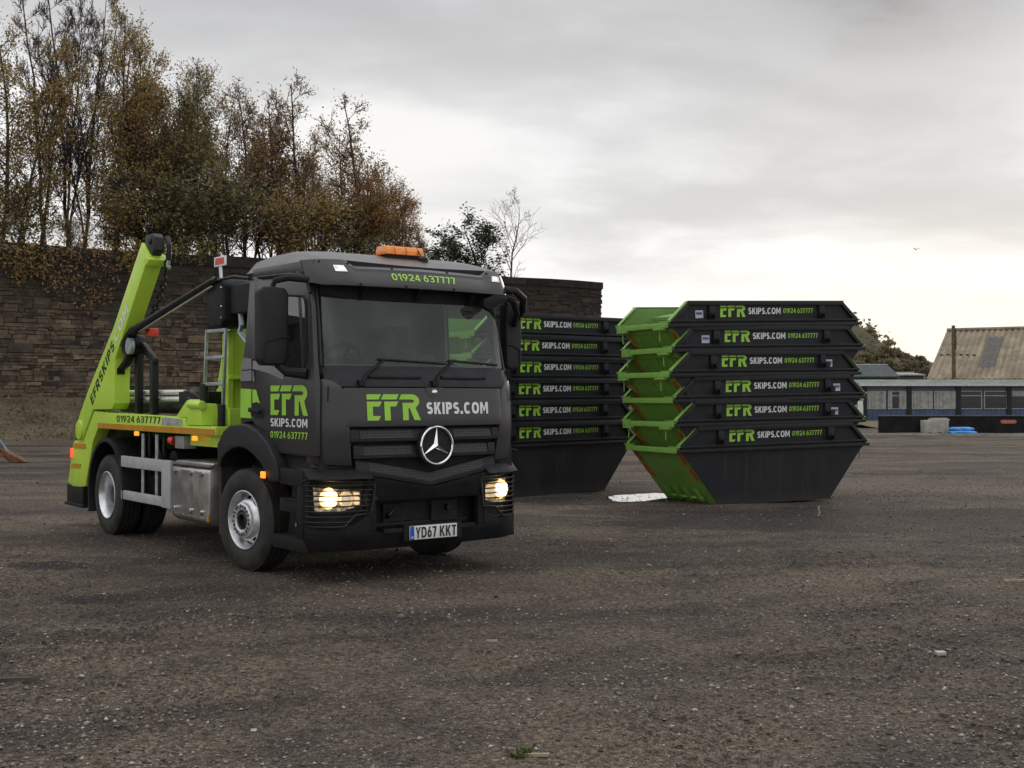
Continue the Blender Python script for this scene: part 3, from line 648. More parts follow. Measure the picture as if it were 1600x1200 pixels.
def leaf_mesh(name, anchors, n, size, spread, rg, m, parent=None, flat=.0, loc=None):
    """n leaf-sized quads spread round anchor points (numpy)"""
    A = np.array(anchors); r = np.random.RandomState(rg); idx = r.randint(0, len(A), n)
    P = A[idx] + r.normal(0, 1, (n, 3)) * spread
    if loc is not None: P = P - np.array(loc)
    u = r.normal(0, 1, (n, 3)); u /= np.linalg.norm(u, axis=1)[:, None]
    q = r.normal(0, 1, (n, 3)); q[:, 2] *= (1 - flat); v = np.cross(u, q); v /= np.linalg.norm(v, axis=1)[:, None] + 1e-9
    s = size * (.6 + .8 * r.rand(n, 1)); u = u * s; v = v * s * .62
    V = np.stack([P - u, P + v * .9, P + u, P - v * .9], 1).reshape(-1, 3)
    me = bpy.data.meshes.new(name); me.vertices.add(4 * n); me.vertices.foreach_set('co', V.astype(np.float32).ravel())
    me.loops.add(4 * n); me.loops.foreach_set('vertex_index', np.arange(4 * n, dtype=np.int32))
    me.polygons.add(n); me.polygons.foreach_set('loop_start', np.arange(0, 4 * n, 4, dtype=np.int32))
    me.update(calc_edges=True); me.validate()
    return link(name, me, m, parent, 0)
# weeds on the bank
rg = random.Random(3); anc = []
for i in range(1500):
    u = rg.uniform(.30, .98); v = rg.random() ** .8; p = bank_pt(u, v)
    if mnoise.noise(Vector((p[0] * .35, p[1] * .35, 2))) > rg.uniform(-.7, .2): anc += [(p[0] + rg.gauss(0, .2), p[1] + rg.gauss(0, .2), p[2] + abs(rg.gauss(0, .16))) for _ in range(3)]
leafM = {}
leafM['weed'] = island_mat('weed_leaf', [(.09, .092, .045), (.14, .13, .06), (.19, .155, .085), (.26, .21, .125), (.12, .10, .065)], .9, .3, .3)
tag(leaf_mesh('bank_weeds', anc, 30000, .07, .18, 1, leafM['weed']), kind='stuff', label='rough weeds and dead grass on the bank below the stone wall')

# ------------------------------------------------------------------ trees
leafM['gold'] = island_mat('golden_birch_leaf', [(0.216, 0.159, 0.063), (0.351, 0.244, 0.090), (0.446, 0.305, 0.109), (0.270, 0.183, 0.071), (0.230, 0.183, 0.076)], .85, .3, .5)
leafM['brown'] = island_mat('brown_leaf', [(0.228, 0.152, 0.078), (0.317, 0.201, 0.094), (0.386, 0.244, 0.113), (0.248, 0.181, 0.090)], .85, .3, .45)
leafM['orange'] = island_mat('orange_brown_leaf', [(0.237, 0.132, 0.055), (0.338, 0.182, 0.070), (0.400, 0.220, 0.085), (0.250, 0.165, 0.070)], .85, .3, .5)
leafM['olive'] = island_mat('olive_leaf', [(0.144, 0.139, 0.062), (0.206, 0.183, 0.079), (0.263, 0.212, 0.090), (0.169, 0.144, 0.066)], .85, .3, .45)
leafM['dark'] = island_mat('dark_green_leaf', [(.040, .050, .026), (.060, .072, .034), (.085, .092, .042)], .8, .3, .2)
barkM = mat('bark', (.050, .041, .036), .95, var=.5, scale=3, bump=.5, bscale=18)
barkP = mat('purple_twig_bark', (.066, .050, .050), .95, var=.4, scale=3)
def gen_tree(name, seed, H, r0, limbs, reach, upw, leaf, nleaf, lsize, lspread, first=.22, bark=barkM, stems=1, sub=(6, 5), minr=.010):
    rg = random.Random(seed); mb = MB(); anchors = []
    def grow(p, d, L, r, lev, nseg):
        path = [p.copy()]; rs = [r]; q = p.copy(); dd = d.copy()
        for i in range(nseg):
            dd = (dd + Vector((rg.gauss(0, .11), rg.gauss(0, .11), rg.gauss(0, .06) + upw * (.10 if lev else .25)))).normalized()
            q = q + dd * (L / nseg); path.append(q.copy()); rs.append(max(minr, r * (1 - .82 * (i + 1) / nseg)))
        mb.tube(path, rs, 6 if lev == 0 else (4 if lev == 1 else 3), cap=False)
        return path, rs
    def side_dir(d, ang):
        u = d.orthogonal().normalized(); v = d.cross(u); a = rg.random() * 6.283
        return (d * math.cos(ang) + (u * math.cos(a) + v * math.sin(a)) * math.sin(ang)).normalized()
    def pick(path, rs, t):
        f = t * (len(path) - 1); i = min(int(f), len(path) - 2); return path[i].lerp(path[i + 1], f - i), rs[i] * (1 - (f - i)) + rs[i + 1] * (f - i), (path[i + 1] - path[i]).normalized()
    for sidx in range(stems):
        base = Vector((rg.gauss(0, .25), rg.gauss(0, .25), -.3)) if stems > 1 else Vector((0, 0, -.3))
        lean = Vector((rg.gauss(0, .12 if stems > 1 else .035), rg.gauss(0, .12 if stems > 1 else .035), 1)).normalized()
        hh = H * (1 if sidx == 0 else rg.uniform(.7, .95))
        tr, rr = grow(base, lean, hh, r0 * (1 if sidx == 0 else .7), 0, 9)
        for i in range(limbs // stems):
            t = first + (.97 - first) * ((i + rg.random()) / (limbs // stems)); p, r, d = pick(tr, rr, t)
            L = reach * (1.0 - .62 * max(0, (t - .35) / .65)) * (.62 + .38 * min(1, t / .35)) * rg.uniform(.65, 1.15)
            b, br = grow(p, side_dir(d, R(rg.uniform(28, 62))), L, min(r * .55, .012 + L * .016), 1, 5)
            for j in range(sub[0]):
                p2, r2, d2 = pick(b, br, rg.uniform(.2, 1)); L2 = L * rg.uniform(.28, .55)
                c, cr = grow(p2, side_dir(d2, R(rg.uniform(22, 55))), L2, max(minr, r2 * .6), 2, 3)
                anchors.extend([tuple(x) for x in c[1:]])
                for k_ in range(sub[1]):
                    p3, r3, d3 = pick(c, cr, rg.uniform(.1, 1)); e, er = grow(p3, side_dir(d3, R(rg.uniform(18, 50))), L2 * rg.uniform(.3, .65), minr, 3, 2)
                    anchors.extend([tuple(x) for x in e[1:]])
    if H > 6.6: anchors = [a_ for a_ in anchors if rg.random() > .80 * max(0, (a_[2] / H - .62) / .38)]
    root = empty(name)
    mb.build('trunk', bark, root, smooth=60)
    if nleaf: leaf_mesh('crown', anchors, nleaf, lsize, lspread, seed, leafM[leaf], root)
    root['h'] = H
    return root
PROTO = {
    'gold': gen_tree('birch_tree', 21, 14, .15, 44, 3.3, 1.1, 'gold', 11500, .078, .24, .10, stems=2, sub=(7, 5)),
    'brown': gen_tree('birch_tree', 22, 13, .14, 44, 3.3, 1.0, 'brown', 9000, .074, .24, .10, stems=2, sub=(7, 5)),
    'sparse': gen_tree('alder_tree', 23, 11, .13, 45, 2.9, .9, 'brown', 6000, .070, .22, .12, stems=3, sub=(7, 5)),
    'olive': gen_tree('alder_tree', 24, 11, .14, 44, 3.0, .9, 'olive', 9500, .078, .24, .10, stems=2, sub=(7, 5)),
    'bare': gen_tree('bare_birch_tree', 25, 17, .13, 45, 3.0, 1.5, 'brown', 900, .06, .12, .20, barkP, stems=3, sub=(9, 7), minr=.012),
    'orange': gen_tree('hornbeam_tree', 26, 8, .13, 44, 3.2, .7, 'orange', 11500, .074, .24, .08, stems=2, sub=(7, 5)),
    'shrub': gen_tree('shrub', 27, 4.6, .07, 32, 2.3, .5, 'gold', 2700, .078, .28, .06, stems=4),
    'shrubg': gen_tree('shrub', 28, 4.6, .07, 32, 2.3, .5, 'olive', 2700, .078, .28, .06, stems=4),
    'dark': gen_tree('hawthorn_tree', 29, 5, .09, 30, 2.4, .5, 'dark', 3000, .085, .16, .08, stems=3),
    'twigs': gen_tree('bare_sapling_tree', 30, 6.5, .085, 13, 3.4, .7, 'gold', 30, .09, .08, .03, barkP, sub=(6, 4), minr=.009),
}
index_children()
used = set(); rg = random.Random(77)
def wall_d(px): k = (px - 800) / FPX; return 72.5 / (1 - .648 * k)
def put_tree(kind, px, behind, ytop, label, cat='tree', group='trees on the embankment above the stone wall', wid=1.0, zb=None, d=None):
    p = PROTO[kind]; d = d or wall_d(px) + behind; zb = WALL_H - .5 if zb is None else zb
    ztop = CAM_H + (620 - ytop) / FPX * d; s = (ztop - zb) / (p['h'] * 1.02)
    if kind in used: o = copy_tree(p)
    else: used.add(kind); o = p
    o.location = ((px - 800) / FPX * d, d, zb); o.rotation_euler = (0, 0, rg.random() * 6.28); o.scale = (s * wid, s * wid, s)
    tag(o, label, cat, group); return o
for kind, px, bh, yt, wid, lab in (
    ('brown', -150, 4, 60, 1.1, 'brown autumn birch beyond the left edge of the frame'),
    ('gold', -290, 4, 20, 1.1, 'golden birch far beyond the left edge of the frame'),
    ('olive', -420, 4, 90, 1.2, 'olive green alder far beyond the left edge of the frame'),
    ('brown', -560, 4, 30, 1.2, 'brown birch farthest beyond the left edge of the frame'),
    ('gold', -52, 4, 30, 1.1, 'golden birch cut off by the left edge of the frame'),
    ('gold', 14, 3, 20, 1.05, 'golden leafed birch at the far left of the wall, before the bare birches'),
    ('bare', 62, 6, -55, 1.0, 'tall bare purple twigged birch nearest the left edge'),
    ('bare', 100, 7, -75, .9, 'tallest bare birch, in the middle of the three bare crowns'),
    ('bare', 138, 6, -30, .9, 'bare birch right of the other two, next to the golden crown'),
    ('gold', 178, 3, 12, .95, 'tall golden brown birch rising right of the bare birches'),
    ('brown', 243, 4, 62, 1.0, 'brown leafed birch with a rounded top above the lift arm'),
    ('gold', 282, 8, 95, .9, 'golden birch half hidden behind the brown crown above the arm'),
    ('brown', 268, 6, 88, .9, 'brown birch standing between the arm tip and the dark alder'),
    ('gold', 350, 7, 120, .9, 'golden birch just right of the dark alder crown'),
    ('sparse', 418, 7, 140, 1.0, 'thin alder filling the gap between the two sparse crowns'),
    ('brown', 210, 6, 50, .9, 'brown birch close behind the tall golden brown one'),
    ('olive', 322, 4, 112, 1.05, 'olive green alder with a dark crown left of the cab roof'),
    ('sparse', 388, 5, 128, 1.0, 'thin crowned alder above the red warning plate'),
    ('sparse', 452, 4, 118, 1.15, 'sparse alder with the highest top over the cab roof'),
    ('brown', 500, 8, 190, .9, 'low brown birch between the two sparse crowns over the cab'),
    ('sparse', 548, 5, 150, 1.2, 'sparse alder spreading to the right over the beacon'),
    ('orange', 585, 3, 268, 1.0, 'orange brown hornbeam directly behind the beacon'),
    ('orange', 632, 4, 290, .95, 'orange brown hornbeam at the right end of the tree row'),
    ('olive', 662, 6, 345, .8, 'small olive tree last in the row, right of the orange crowns')):
    put_tree(kind, px, bh, yt, lab, wid=wid)
for i, (kind, px, bh, yt, wid, lab) in enumerate((
    ('shrub', -30, 1.6, 300, 1.3, 'golden shrub on the wall top at the left edge'),
    ('shrubg', 28, 2.2, 285, 1.3, 'green shrub on the wall top under the golden birch'),
    ('shrub', 112, 1.6, 335, 1.0, 'low golden shrub on the wall top under the bare birches'),
    ('shrub', 182, 1.4, 300, 1.2, 'golden shrub on the wall top left of the lift arm'),
    ('shrubg', 232, 2.0, 265, 1.3, 'green shrub on the wall top behind the lift arm tip'),
    ('shrubg', 335, 2.2, 262, 1.4, 'green shrub on the wall top above the warning plate'),
    ('shrub', 440, 2.2, 300, 1.3, 'golden shrub on the wall top over the driver door'),
    ('shrub', 500, 1.8, 305, 1.3, 'golden shrub on the wall top over the windscreen'),
    ('shrubg', 556, 2.0, 310, 1.2, 'green shrub on the wall top left of the beacon'))):
    put_tree(kind, px, bh, yt, lab, 'shrub', 'shrubs along the top of the stone wall', wid)
put_tree('dark', 745, 6, 342, 'small dark green tree standing clear above the cab roof corner', group=None, wid=1.55)
put_tree('dark', 700, 7, 378, 'low dark green bush between the orange trees and the small dark tree', 'bush', None, 1.3)
put_tree('twigs', 797, 4, 312, 'small leafless sapling on the wall right of the dark green tree', group=None, wid=1.0)
# shrubs hanging over the wall face
for i, (px, py0, py1, wpx, lf, lab) in enumerate(((30, 385, 430, 60, 'gold', 'ragged golden creeper over the wall top at the left edge'), (82, 385, 455, 75, 'brown', 'brown creeper hanging low over the wall left of the lift arm'), (150, 388, 480, 80, 'brown', 'largest brown creeper hanging down the wall beside the lift arm'), (205, 385, 420, 45, 'gold', 'short golden creeper behind the lift arm'), (300, 385, 405, 70, 'olive', 'thin olive creeper along the coping right of the lift arm'))):
    d0 = wall_d(px); an = []; rg2 = random.Random(40 + i)
    for q in range(46):
        f = rg2.random() ** 1.4; x = px + rg2.gauss(0, wpx / 2.3) * (1 - .35 * f); y = py0 + (py1 - py0) * f + rg2.gauss(0, 4)
        d = wall_d(x) - .40 - .15 * rg2.random() * (1 - f); p = at(x, y, d); an.append(tuple(p))
    base = at(px, py0, d0 - .4); root = empty('wall_creeper', base)
    leaf_mesh('foliage', an, 400, .085, .20, 90 + i, leafM[lf], root, loc=base)
    st = MB(); 
    for q in range(14):
        a = rg2.choice(an); p = Vector(a) - base; st.tube([Vector((p.x * .6, .15, .05)), Vector((p.x * .8, p.y * .5, p.z * .4)), p], .012, 3, cap=False)
    st.build('stem', barkM, root)
    tag(root, lab, 'creeper', 'creepers hanging over the stone wall')

# ------------------------------------------------------------------ far right: cabin, warehouse, hill, yard edge
def px_x(px, d): return (px - 800) / FPX * d
def cabin():
    D = 77.0; X0 = px_x(1348, D); L = 21.0; root = empty('site_cabin', (X0, D, 0)); DEP = 5.0
    blue = mat('blue_cladding', (.052, .082, .15), .55, var=.2, scale=1.5); dkb = mat('dark_blue_cladding', (.042, .055, .085), .6, var=.2, scale=2)
    body = MB(); body.box(0, L, .06, DEP, .0, 2.48); body.build('wall', dkb, root)
    lo = MB(); n = 70
    for i in range(n): lo.box(i * L / n + .03, (i + 1) * L / n - .03, -.02, .08, .02, .92)
    lo.box(0, L, 0.0, .07, .02, .9); lo.build('lower_panel', blue, root, smooth=0)
    up = MB(); up.box(0, L, 0, .08, 2.14, 2.42); up.build('upper_panel', mat('slate_blue_panel', (.07, .085, .12), .6, var=.15), root)
    for px in (1350, 1420, 1497, 1576, 1655, 1735, 1815):
        x = px_x(px, D) - X0
        if -.2 < x < L: MB().box(x - .16, x + .16, -.09, .1, 0, 2.46).build('post', 'trim', root)
    rf = MB(); rf.solid(40, 3, lambda u, v: (-.3 + (L + .6) * u, -.28 + (DEP * .55) * v, 2.56 + .30 * v), lambda u, v: (-.3 + (L + .6) * u, -.28 + (DEP * .55) * v, 2.48 + .30 * v))
    rf.solid(40, 3, lambda u, v: (-.3 + (L + .6) * u, DEP + .3 - (DEP * .55 + .01) * v, 2.56 + .30 * v), lambda u, v: (-.3 + (L + .6) * u, DEP + .3 - (DEP * .55 + .01) * v, 2.48 + .30 * v))
    rf.build('roof', mat('mossy_felt', (.13, .15, .13), .9, var=.35, scale=1.2), root)
    MB().box(-.3, L + .3, -.33, -.285, 2.42, 2.58).build('fascia', mat('pale_fascia', (.50, .51, .50), .6, var=.15), root)
    net = island_mat('net_curtain', [(.30, .29, .27), (.38, .37, .345), (.24, .235, .22)], .9, .3); frame = mat('window_frame', (.30, .30, .32), .5, var=.2); darkp = mat('dark_pane', (.018, .018, .02), .15, var=.3)
    wins = [(1353, 1384, 'net'), (1387, 1418, 'half'), (1424, 1457, 'net'), (1459, 1493, 'net'), (1500, 1534, 'dark'), (1537, 1573, 'dark'), (1579, 1612, 'awn'), (1616, 1651, 'dark'), (1659, 1694, 'net'), (1698, 1732, 'dark')]
    for a, b_, kind in wins:
        xa, xb = px_x(a, D) - X0, px_x(b_, D) - X0; z0, z1 = .96, 2.12
        f = MB(); t_ = .055
        for bx in ((xa, xb, z0, z0 + t_), (xa, xb, z1 - t_, z1), (xa, xa + t_, z0 + t_, z1 - t_), (xb - t_, xb, z0 + t_, z1 - t_)): f.box(bx[0], bx[1], -.055, .06, bx[2], bx[3])
        if kind != 'net': f.box(xa + t_, xb - t_, -.05, .06, 1.78, 1.84)
        fr = f.build('window', frame, root)
        p = MB(); p.box(xa + t_, xb - t_, -.0, .055, z0 + t_, z1 - t_); p.build('pane', darkp, fr)
        if kind in ('net', 'half', 'awn'):
            c = MB(); n = 16; rg3 = random.Random(a)
            for i in range(n):
                u0 = xa + t_ + (xb - xa - 2 * t_) * i / n; u1 = xa + t_ + (xb - xa - 2 * t_) * (i + 1) / n
                if kind == 'half' and 2 < i < 9: continue
                zz = z0 + t_ if kind != 'awn' else 1.86
                c.box(u0 + .004, u1 - .004, -.03 - .015 * rg3.random(), -.004, zz, z1 - t_)
            c.build('curtain', net, fr, smooth=0)
    tag(root, 'long single storey blue site cabin with a row of curtained windows', 'cabin')
cabin()
def warehouse():
    E_ = Vector((.877, -.48)); Dn = Vector((-.48, -.877)); d = 105; P0 = Vector((px_x(1480, d), d)); ZR = 7.4; G = 9.6; ZE = 3.15; LEN = 34
    root = empty('warehouse', (P0.x, P0.y, 0))
    def P(s, g, z): p = E_ * s + Dn * g; return (p.x, p.y, z)
    n = 300; amp = .055
    def zz(u, v): return ZR + (ZE - ZR) * v
    def top(u, v):
        s = LEN * u; return P(s, G * v, zz(u, v) + amp * math.cos(s * 2 * math.pi / .46))
    rf = MB().solid(n * 2, 4, top, lambda u, v: P(LEN * u, G * v, zz(u, v) - .12))
    asb = island_mat('asbestos_sheet', [(.27, .222, .158), (.27, .222, .158)], .9, .35, scale=.6)
    t = NT(asb.node_tree); b = asb.node_tree.nodes['Principled BSDF']; src = b.inputs['Base Color'].links[0].from_socket; co = t.n('ShaderNodeTexCoord').outputs['Object']
    dv = t.n('ShaderNodeVectorMath', operation='DOT_PRODUCT'); t.put(dv.inputs[0], co); dv.inputs[1].default_value = (.877, -.48, 0)
    dg = t.n('ShaderNodeVectorMath', operation='DOT_PRODUCT'); t.put(dg.inputs[0], co); dg.inputs[1].default_value = (-.48, -.877, 0)
    cb = t.n('ShaderNodeCombineXYZ'); t.put(cb.inputs[0], dv.outputs['Value']); t.put(cb.inputs[1], t.math('MULTIPLY', dg.outputs['Value'], .10))
    st = t.noise(cb.outputs[0], 2.4, 5, .65)                                   # dirt runs down the slope, the troughs are coloured darker
    tr_ = t.math('COSINE', t.math('MULTIPLY', dv.outputs['Value'], 2 * math.pi / .46))
    f = t.math('ADD', t.maprange(st, .40, .70, 0, .45), t.maprange(tr_, .3, -1, 0, .28), clamp=True)
    t.put(b.inputs['Base Color'], t.mix(f, src, (.125, .10, .074, 1)))
    r = rf.build('roof', asb, root, smooth=60)
    r2 = MB().solid(60, 3, lambda u, v: P(LEN * u, -G * v, zz(u, v) + .03), lambda u, v: P(LEN * u, -G * v, zz(u, v) - .12)); r2.build('rear_roof', asb, root)
    lt = MB().solid(24, 3, lambda u, v: (lambda q: (q[0], q[1], q[2] + .025))(top((3.5 + 1.25 * u) / LEN, .16 + .63 * v)), lambda u, v: (lambda q: (q[0], q[1], q[2] + .004))(top((3.5 + 1.25 * u) / LEN, .16 + .63 * v)))
    lt.build('rooflight', mat('dirty_rooflight', (.062, .052, .043), .6, var=.3, scale=2), root, smooth=60)
    jn = MB(); 
    for i in range(14): jn.box(0, 0, 0, 0, 0, 0)
    jn = MB()
    for i in range(6):
        q = top((.4 + i * .5) / LEN, .54); jn.obox((q[0], q[1], q[2] + .05), (.24, .2, .07))
    jn.build('sheet_joint', 'trim', root)
    wl = MB(); wl.prism([(0, 0), (LEN, 0), (LEN, ZE - .1), (0, ZE - .1)], lambda u, v, q: P(u, q, v), G - .9, G - .6)
    wl.prism([(-G + .6, 0), (G - .6, 0), (G - .6, ZE - .05), (0, ZR - .35), (-G + .6, ZE - .05)], lambda u, v, q: P(q, u, v), .5, .8)
    wl.build('wall', mat('grey_render', (.13, .115, .095), .9, var=.3, scale=1), root)
    MB().tube([P(0, 0, ZR + .08), P(LEN, 0, ZR + .08)], .16, 8).build('ridge', asb, root)
    tag(root, 'warehouse with a weathered buff corrugated roof and one dark rooflight', 'warehouse')
warehouse()
pl = MB(); D = 90; x = px_x(1490, D)
pl.tube([(0, 0, 0), (.02, 0, 4), (0, 0, 7.0)], [.17, .155, .13], 8); pl.tube([(.14, -.12, 5.2), (.14, -.12, 6.75)], .05, 6); pl.box(-.2, .25, -.16, -.1, 5.6, 5.7)
o = pl.build('timber_pole', mat('weathered_pole', (.12, .085, .062), .9, var=.3, scale=4)); o.location = (x, D, 0); tag(o, 'weathered timber pole rising in front of the corrugated roof', 'pole')

def hill():
    def fn(u, v):
        x = -60 + 270 * u; y = 165 + 235 * v
        px = 800 + FPX * x / y
        h = 2.2 + 8.3 * math.exp(-((px - 1335) / (62 if px > 1335 else 150)) ** 2) * math.exp(-((v - .22) / .2) ** 2) + 4.2 * math.exp(-((v - .25) / .3) ** 2)
        k = min(1, v / .14, (1 - v) / .1, u / .12, (1 - u) / .06); k = k * k * (3 - 2 * k)
        return (x, y, (h + 1.0 * mnoise.noise(Vector((u * 20, v * 9, 0))) - .5) * k - .6 * (1 - k))
    m = MB().grid(90, 44, fn)
    tag(m.build('hillside', earth_mat('hillside_scrub', (.085, .074, .050), (.11, .092, .060), (.075, .066, .045)), smooth=80), kind='structure')
    rg = random.Random(8); an = []
    for i in range(2600):
        u, v = rg.uniform(.1, .95), rg.uniform(.08, .7); p = fn(u, v); hgt = rg.uniform(.3, 2.2)
        an += [(p[0] + rg.gauss(0, .7), p[1] + rg.gauss(0, .7), p[2] + hgt * rg.random()) for _ in range(3)]
    tag(leaf_mesh('hillside_woodland', an, 26000, .34, .45, 12, island_mat('far_wood_leaf', [(.13, .115, .07), (.20, .165, .10), (.17, .15, .09), (.25, .195, .115)], .9, .3, .4)), kind='stuff', label='distant scrub and woodland covering the hillside')
hill()
far_leaf = {'h': island_mat('far_leaf', [(.21, .17, .095), (.27, .21, .115), (.22, .19, .11), (.32, .25, .14)], .9, .3, .45), 'd': island_mat('far_dark_leaf', [(.15, .138, .09), (.20, .17, .105), (.22, .185, .11)], .9, .3, .4)}  # leaf colours lightened to carry the distance haze
def far_tree(px, ytop, ybase, wpx, d, key, seed, label):
    rg = random.Random(seed); b_ = at(px, ybase, d); H = (ybase - ytop) / FPX * d; W = wpx / FPX * d / 2
    root = empty('round_tree', b_); an = []; tr = MB()
    tr.tube([(0, 0, -1), (.05 * H * .2, 0, H * .35), (0, 0, H * .7)], [.035 * H, .025 * H, .008 * H], 6)
    for i in range(22):
        a = rg.random() * 6.28; rr = W * .78 * math.sqrt(rg.random()); z = H * rg.uniform(.38, .90); zz = 1 - ((z / H - .58) / .44) ** 2
        c = Vector((rr * math.cos(a) * max(.3, zz), rr * math.sin(a) * max(.3, zz), z)); s = W * rg.uniform(.17, .30)
        tr.tube([(0, 0, H * rg.uniform(.2, .45)), c * .6 + Vector((0, 0, H * .18)), c], [.012 * H, .008 * H, .003 * H], 4)
        for q in range(26):
            v = Vector((rg.gauss(0, 1), rg.gauss(0, 1), rg.gauss(0, .8))).normalized() * s * rg.random() ** .4; an.append(tuple(c + v))
    tr.build('trunk', barkM, root); leaf_mesh('crown', an, int(4200), max(.20, W * .06), W * .07, seed, far_leaf[key], root)
    tag(root, label, 'tree', 'trees on the far hillside')
D0 = 200
for i, (px, yt, yb, w_, d, key, lab) in enumerate((
    (1356, 509, 566, 52, 205, 'h', 'tallest round tree on the far hill, its crown against the bright sky'),
    (1392, 530, 572, 40, 215, 'h', 'round tree just below the tallest one on the far hill'),
    (1332, 540, 580, 44, 200, 'd', 'dark tree on the far hill next to the skip edge'),
    (1364, 545, 585, 46, 190, 'd', 'dark tree under the tallest crown on the far hill'),
    (1412, 551, 582, 36, 220, 'd', 'dark round tree halfway down the far hill'),
    (1436, 556, 584, 30, 230, 'd', 'smaller tree low on the far hill, left of the warehouse'),
    (1408, 563, 590, 40, 180, 'd', 'low bushy tree behind the cabin roof'),
    (1340, 566, 596, 40, 170, 'd', 'low dark tree beside the grey shed'),
    (1380, 541, 580, 44, 185, 'd', 'broad dark tree between the tallest crown and the hill foot'),
    (1424, 559, 588, 34, 186, 'd', 'rounded low tree at the middle of the far slope'),
    (1348, 553, 592, 50, 178, 'd', 'broad low tree in front of the tallest crown'),
    (1386, 562, 592, 46, 174, 'd', 'broad low tree above the slate shed roof'),
    (1440, 566, 596, 30, 172, 'd', 'low tree against the warehouse eaves'))):
    far_tree(px, yt, yb, w_, d, key, 300 + i, lab)
def shed(px0, px1, y_ridge, y_eave, y_base, d, roofc, wallc, label):
    x0, x1 = px_x(px0, d), px_x(px1, d); L = x1 - x0; ze = CAM_H + (620 - y_eave) / FPX * d; zr = CAM_H + (620 - y_ridge) / FPX * d
    root = empty('grey_shed', (x0, d, 0)); DEP = 9
    MB().box(.2, L - .2, .3, DEP, 0, ze - .02).build('wall', mat('shed_wall', wallc, .9, var=.2), root)
    r = MB(); r.prism([(0, ze), (DEP / 2, zr), (DEP + .3, ze), (DEP + .3, ze - .15), (DEP / 2, zr - .15), (0, ze - .15)], lambda u, v, q: (q, u, v), 0, L)
    r.build('roof', mat('shed_roof', roofc, .85, var=.2, scale=.8), root, smooth=0); MB().tube([(0, DEP / 2, zr), (L, DEP / 2, zr)], .13, 6).build('ridge', mat('ridge_cap', (.25, .26, .25), .8), root)
    tag(root, label, 'shed')
shed(1318, 1406, 569, 588, 600, 140, (.050, .062, .064), (.07, .07, .065), 'long low shed with a slate grey roof below the hill')
shed(1404, 1447, 581.5, 585, 600, 150, (.26, .26, .25), (.09, .085, .08), 'small distant shed with a pale roof left of the warehouse')
def far_house():
    d = 260; x = px_x(1447, d); root = empty('brick_house', (x, d, 0)); z = CAM_H + (620 - 580) / FPX * d
    MB().box(-1.2, 4, 0, 7, 0, z).build('wall', mat('far_brick', (.11, .065, .05), .9), root); r = MB(); r.prism([(-.2, z), (3.5, z + 2.0), (7.2, z)], lambda u, v, q: (q, u, v), -1.4, 4.2); r.build('roof', mat('far_slate', (.09, .085, .085), .8), root)
    MB().box(.4, 1.2, 3.0, 4.0, z + 1.2, z + 2.8).build('chimney', mat('far_brick_stack', (.13, .07, .05), .9), root); tag(root, 'distant brick house with one chimney beside the warehouse roof', 'house')
far_house()
# white van half hidden behind the stack
def van():
    d = 74; root = empty('white_van', (px_x(1338.5, d), d, 0)); wm = mat('van_white', (.62, .63, .62), .4, var=.12)
    b_ = MB(); b_.prism([(-2.3, .45), (.40, .45), (.42, 1.0), (.36, 2.0), (.20, 2.25), (-2.2, 2.3), (-2.35, 2.0)], lambda u, v, q: (u, q, v), 0, 1.9); b_.build('body', wm, root, .06)
    MB().prism([(-.85, 1.35), (-.12, 1.35), (-.2, 1.95), (-.8, 1.95)], lambda u, v, q: (u, q, v), -.02, .01).build('window', 'void', root)
    for x in (-1.75, -.25):
        wl = MB(); wl.lathe([(.10, 0), (.33, 0), (.36, .05), (.36, .2), (.1, .2)], 24, (x, -.05, .36)); w_ = wl.build('wheel', 'rubber', root); MB().disc((x, -.065, .36), .2).build('rim', 'rim', w_)
    MB().box(-2.36, .46, -.03, 1.93, .40, .58).build('bumper', 'trim', root); tag(root, 'white van end showing between the skips and the blue cabin', 'van')
van()
# black steel trough, concrete block, blue bags
def trough():
    d = 58; x0 = px_x(1372.5, d); L = 14; root = empty('steel_trough', (x0, d, 0)); m = mat('black_trough_paint', (.012, .0115, .0125), .6, var=.4, scale=2, spec=.15)
    b_ = MB(); b_.box(0, L, 0, .06, .03, .82); b_.prism([(0.5, .06), (L, .06), (L, 1.9), (.75, 1.9)], lambda u, v, q: (u, v, q), .03, .78)
    b_.build('side', m, root)
    r = MB(); r.box(-.02, L, -.04, .08, .825, .87); r.build('top_rail', mat('worn_rail', (.10, .085, .078), .6, var=.4, scale=3), root)
    MB().box(0, L, -.03, -.004, .03, .10).build('bottom_rail', m, root)
    for i in range(9): MB().box(1.5 * i + .05, 1.5 * i + .12, -.012, 0, .10, .82).build('rib', m, root)
    xa, xb = px_x(1562, d) - x0, px_x(1589, d) - x0; zc, hh = .56, .095
    bd = MB(); bd.prism([(xa + .1, zc - hh), (xb - .1, zc - hh), (xb, zc), (xb - .08, zc + hh), (xa + .08, zc + hh), (xa, zc)], lambda u, v, q: (u, q, v), -.018, -.003)
    badge = bd.build('badge', mat('red_badge', (.36, .085, .05), .5, var=.2, scale=20), root)
    letter([(glyphs('Polly Rooms', .01), xa + .13, xb - .13, zc - .055, zc + .06)], lambda u, v: (u, -.021, v), mat('badge_cream', (.55, .38, .27), .5), badge)
    tag(root, 'long black steel trough with a red badge in front of the cabin', 'trough')
trough()
